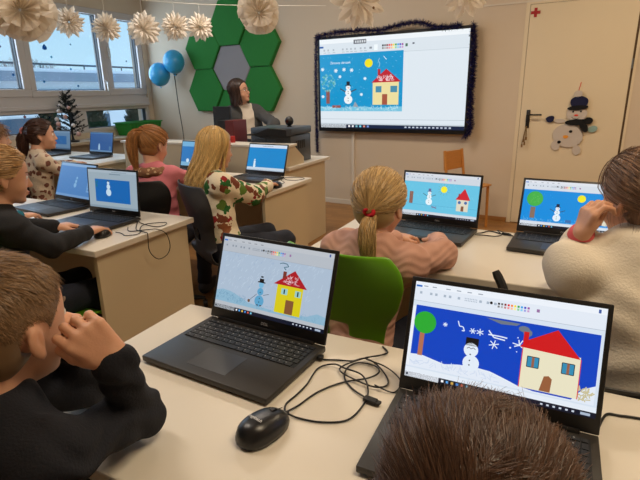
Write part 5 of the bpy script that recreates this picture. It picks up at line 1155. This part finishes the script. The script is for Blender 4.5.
cable([(-1.776, 1.505, .748), (-1.745, 1.512, Z), (-1.700, 1.495, Z), (-1.668, 1.53, Z), (-1.69, 1.57, Z), (-1.735, 1.588, Z), (-1.812, 1.668, Z), (-1.836, 1.700, .748)], .002, 'black mouse cable on the left table running back to the grey-window laptop')
cable([(-1.838, 1.690, .750), (-1.764, 1.672, Z), (-1.682, 1.661, Z), (-1.665, 1.70, Z), (-1.70, 1.738, Z), (-1.757, 1.665, Z+.003), (-1.712, 1.588, Z), (-1.66, 1.567, Z), (-1.637, 1.56, .738), (-1.632, 1.552, .671), (-1.632, 1.575, .628), (-1.632, 1.611, .605), (-1.632, 1.662, .613), (-1.632, 1.685, .65), (-1.632, 1.669, .711), (-1.638, 1.624, .744), (-1.67, 1.60, Z+.003), (-1.739, 1.554, Z), (-1.80, 1.60, Z)], .002,
      'black cable looping down over the end of the left table', None)
cable([(-1.675, 2.80, .748), (-1.70, 2.90, Z), (-1.76, 2.96, Z), (-1.775, 3.0, .75)], .002, 'short black mouse cable on the table of the patterned-sweater girl')
cable([(-1.770, 3.03, .75), (-1.745, 3.10, Z), (-1.69, 3.12, Z), (-1.64, 3.08, Z), (-1.66, 3.0, Z), (-1.73, 2.99, Z), (-1.765, 3.01, .75)], .002, 'loose black cable loop at the table corner beside the teacher desk')
cable([(-.288, 2.085, .75), (-.27, 2.13, Z), (-.25, 2.165, Z), (-.225, 2.16, Z), (-.203, 2.145, Z), (-.172, 2.136, Z), (-.145, 2.10, .75)], .0025, 'black cable on the second table between its two laptops, rear strand', ((-.175, 2.135, .7465), (1, -.2, 0)))
cable([(-.29, 2.06, .75), (-.257, 2.092, Z), (-.212, 2.095, Z), (-.190, 2.12, Z+.003), (-.215, 2.165, Z+.006), (-.18, 2.16, Z)], .002, 'black cable on the second table between its two laptops, front strand')
cable([(.112, .88, .75), (.13, .945, Z), (.154, .953, Z), (.20, .960, Z), (.35, .97, Z), (.5, .99, Z)], .0025, 'black cable leaving the right side of the laptop with the dark blue drawing')
# ------------------------------------------------------------------ hanging paper stars
STARM = mat('cream_paper', (236, 228, 218), .85, bump=.1, bscale=60)
nb_ = STARM.node_tree; _b = nb_.nodes['Principled BSDF']; _tr = nb_.nodes.new('ShaderNodeBsdfTranslucent'); _tr.inputs[0].default_value = (*lin((235, 222, 200)), 1); _mx = nb_.nodes.new('ShaderNodeMixShader'); _mx.inputs[0].default_value = .35
_out = [n for n in nb_.nodes if n.type == 'OUTPUT_MATERIAL'][0]; nb_.links.new(_b.outputs[0], _mx.inputs[1]); nb_.links.new(_tr.outputs[0], _mx.inputs[2]); nb_.links.new(_mx.outputs[0], _out.inputs[0])
THREAD = mat('white_thread', (215, 208, 196), .8)
def paper_star(loc, r_, n, seed, label, layers=3, hang=.12, blunt=False, group=None, holes=False):
    q = random.Random(seed); t = thing('paper_star', label, 'paper star', loc, group=group); b = MB()
    face = (Vector((0, 0, 1.34))-Vector(loc)); face.z *= .3; face.normalize()
    X = Vector((0, 0, 1)).cross(face).normalized(); Z = face.cross(X)*-1 if False else Vector((0, 0, 1)); Z = face.cross(X)
    if Z.z < 0: Z = -Z
    tw = q.uniform(-.35, .35); X, face = (X*math.cos(tw)+face*math.sin(tw)), (face*math.cos(tw)-X*math.sin(tw))
    for L_ in range(layers):
        tilt = (L_-(layers-1)/2)*(2.0/layers if layers > 1 else 0)
        for k in range(n):
            a = 6.2832*(k+.5*(L_ % 2))/n+q.uniform(-.05, .05); rr = r_*q.uniform(.88, 1.06)*(1-.05*abs(L_-(layers-1)/2)); hw = 3.1416/n*(1.15 if blunt else .85)
            ti = tilt+q.uniform(-.12, .12)
            def pt(s_, da, lift): 
                d = X*math.cos(a+da)+Z*math.sin(a+da); return (d*math.cos(ti)+face*math.sin(ti))*rr*s_+face*lift*r_
            m = .62; tip = .86 if blunt else 1.0
            c0 = pt(.04, 0, 0); l1 = pt(m*.55, -hw*.9, -.05); l2 = pt(m, -hw, -.03); l3 = pt(.84, -hw*(.9 if blunt else .52), 0); tp = pt(tip, 0, .03); rdg = pt(m, 0, .13); rd1 = pt(m*.5, 0, .09); r1 = pt(m*.55, hw*.9, -.05); r2 = pt(m, hw, -.03); r3 = pt(.84, hw*(.9 if blunt else .52), 0)
            o = len(b.v)
            b.add([c0, l1, l2, l3, tp, rdg, rd1, r1, r2, r3], [(0, 1, 6), (1, 2, 5, 6), (2, 3, 5), (3, 4, 5), (0, 6, 7), (6, 5, 8, 7), (5, 9, 8), (5, 4, 9)])
            if holes and L_ == layers-1 and k % 4 == 0:
                c = pt(.70, .0, .125); b.ell(tuple(c), (.006, .006, .006), 8, mi=1)
    b.build('paper_petals', [STARM, mat('gold_dot', (120, 84, 40), .5)], t)
    MB().tube([(0, 0, r_*.35), (.004, 0, r_+hang*.5), (0, 0, r_+hang)], .0016 if r_ < .16 else .0012, 5).build('thread', THREAD, t)
    return t
import mathutils
def at(px, py, d):            # a point d metres from the lens along the sight line through the pixel
    v = (Vector(((px-320)/490, -(py-240)/490, -1))).normalized(); return tuple(cam.matrix_world.to_3x3() @ v*d+Vector((0, 0, 1.34)))
G_ = 'paper stars hanging on the string before the windows'
P0, P1_ = Vector((-3.56, 2.66, 2.060)), Vector((-2.75, 3.75, 2.062))
for px, py, d, r_, n, sd, lb in ((69, 22, 4.55, .122, 11, 1, 'cream paper star on the string, leftmost of the small ones, over the middle window'), (106, 28, 4.58, .122, 12, 2, 'cream paper star on the string over the post between middle and right window'), (143, 29, 4.62, .145, 9, 3, 'cream paper star on the string at the right edge of the right window'),
      (175, 27, 4.66, .130, 12, 4, 'cream paper star on the string left of the green panels, touching its neighbour'), (200, 27, 4.70, .125, 10, 5, 'cream paper star on the string just before the upper left green panel')):
    loc = at(px, py, d); paper_star(loc, r_, n, sd, lb, 5, max(.02, 2.062-loc[2]-r_), group=G_)
q0 = Vector(at(62, 0, 4.52)); q1 = Vector(at(216, 5, 4.72)); dr_ = (q1-q0); a_ = q0-dr_*1.2; b_ = q1+dr_*.9; a_.z = b_.z = 2.062+.05
P = [a_, q0-dr_*.3+Vector((0, 0, 0)), q0, (q0+q1)/2, q1, b_]
for i in range(1, 5): P[i].z = 2.062
MB().tube([tuple(v) for v in spline(P, 6)], .0022, 6).build('hanging_string', THREAD, label='thin white string across the room near the windows carrying the small paper stars', cat='string')
paper_star(at(20, 10, 2.3), .140, 13, 11, 'large cream paper star at the top left corner, closest to the camera', 5, .9, True)
paper_star(at(259, 13, 2.7), .128, 12, 12, 'large blunt-petalled cream paper star in front of the green hexagons', 4, .9, True)
paper_star(at(359, 0, 2.6), .140, 9, 13, 'cream pointed paper star with brown dots above the left part of the screen', 3, .9, holes=True)
paper_star(at(466, -5, 2.7), .118, 8, 14, 'cream paper star at the top edge above the right corner of the screen', 3, .9)
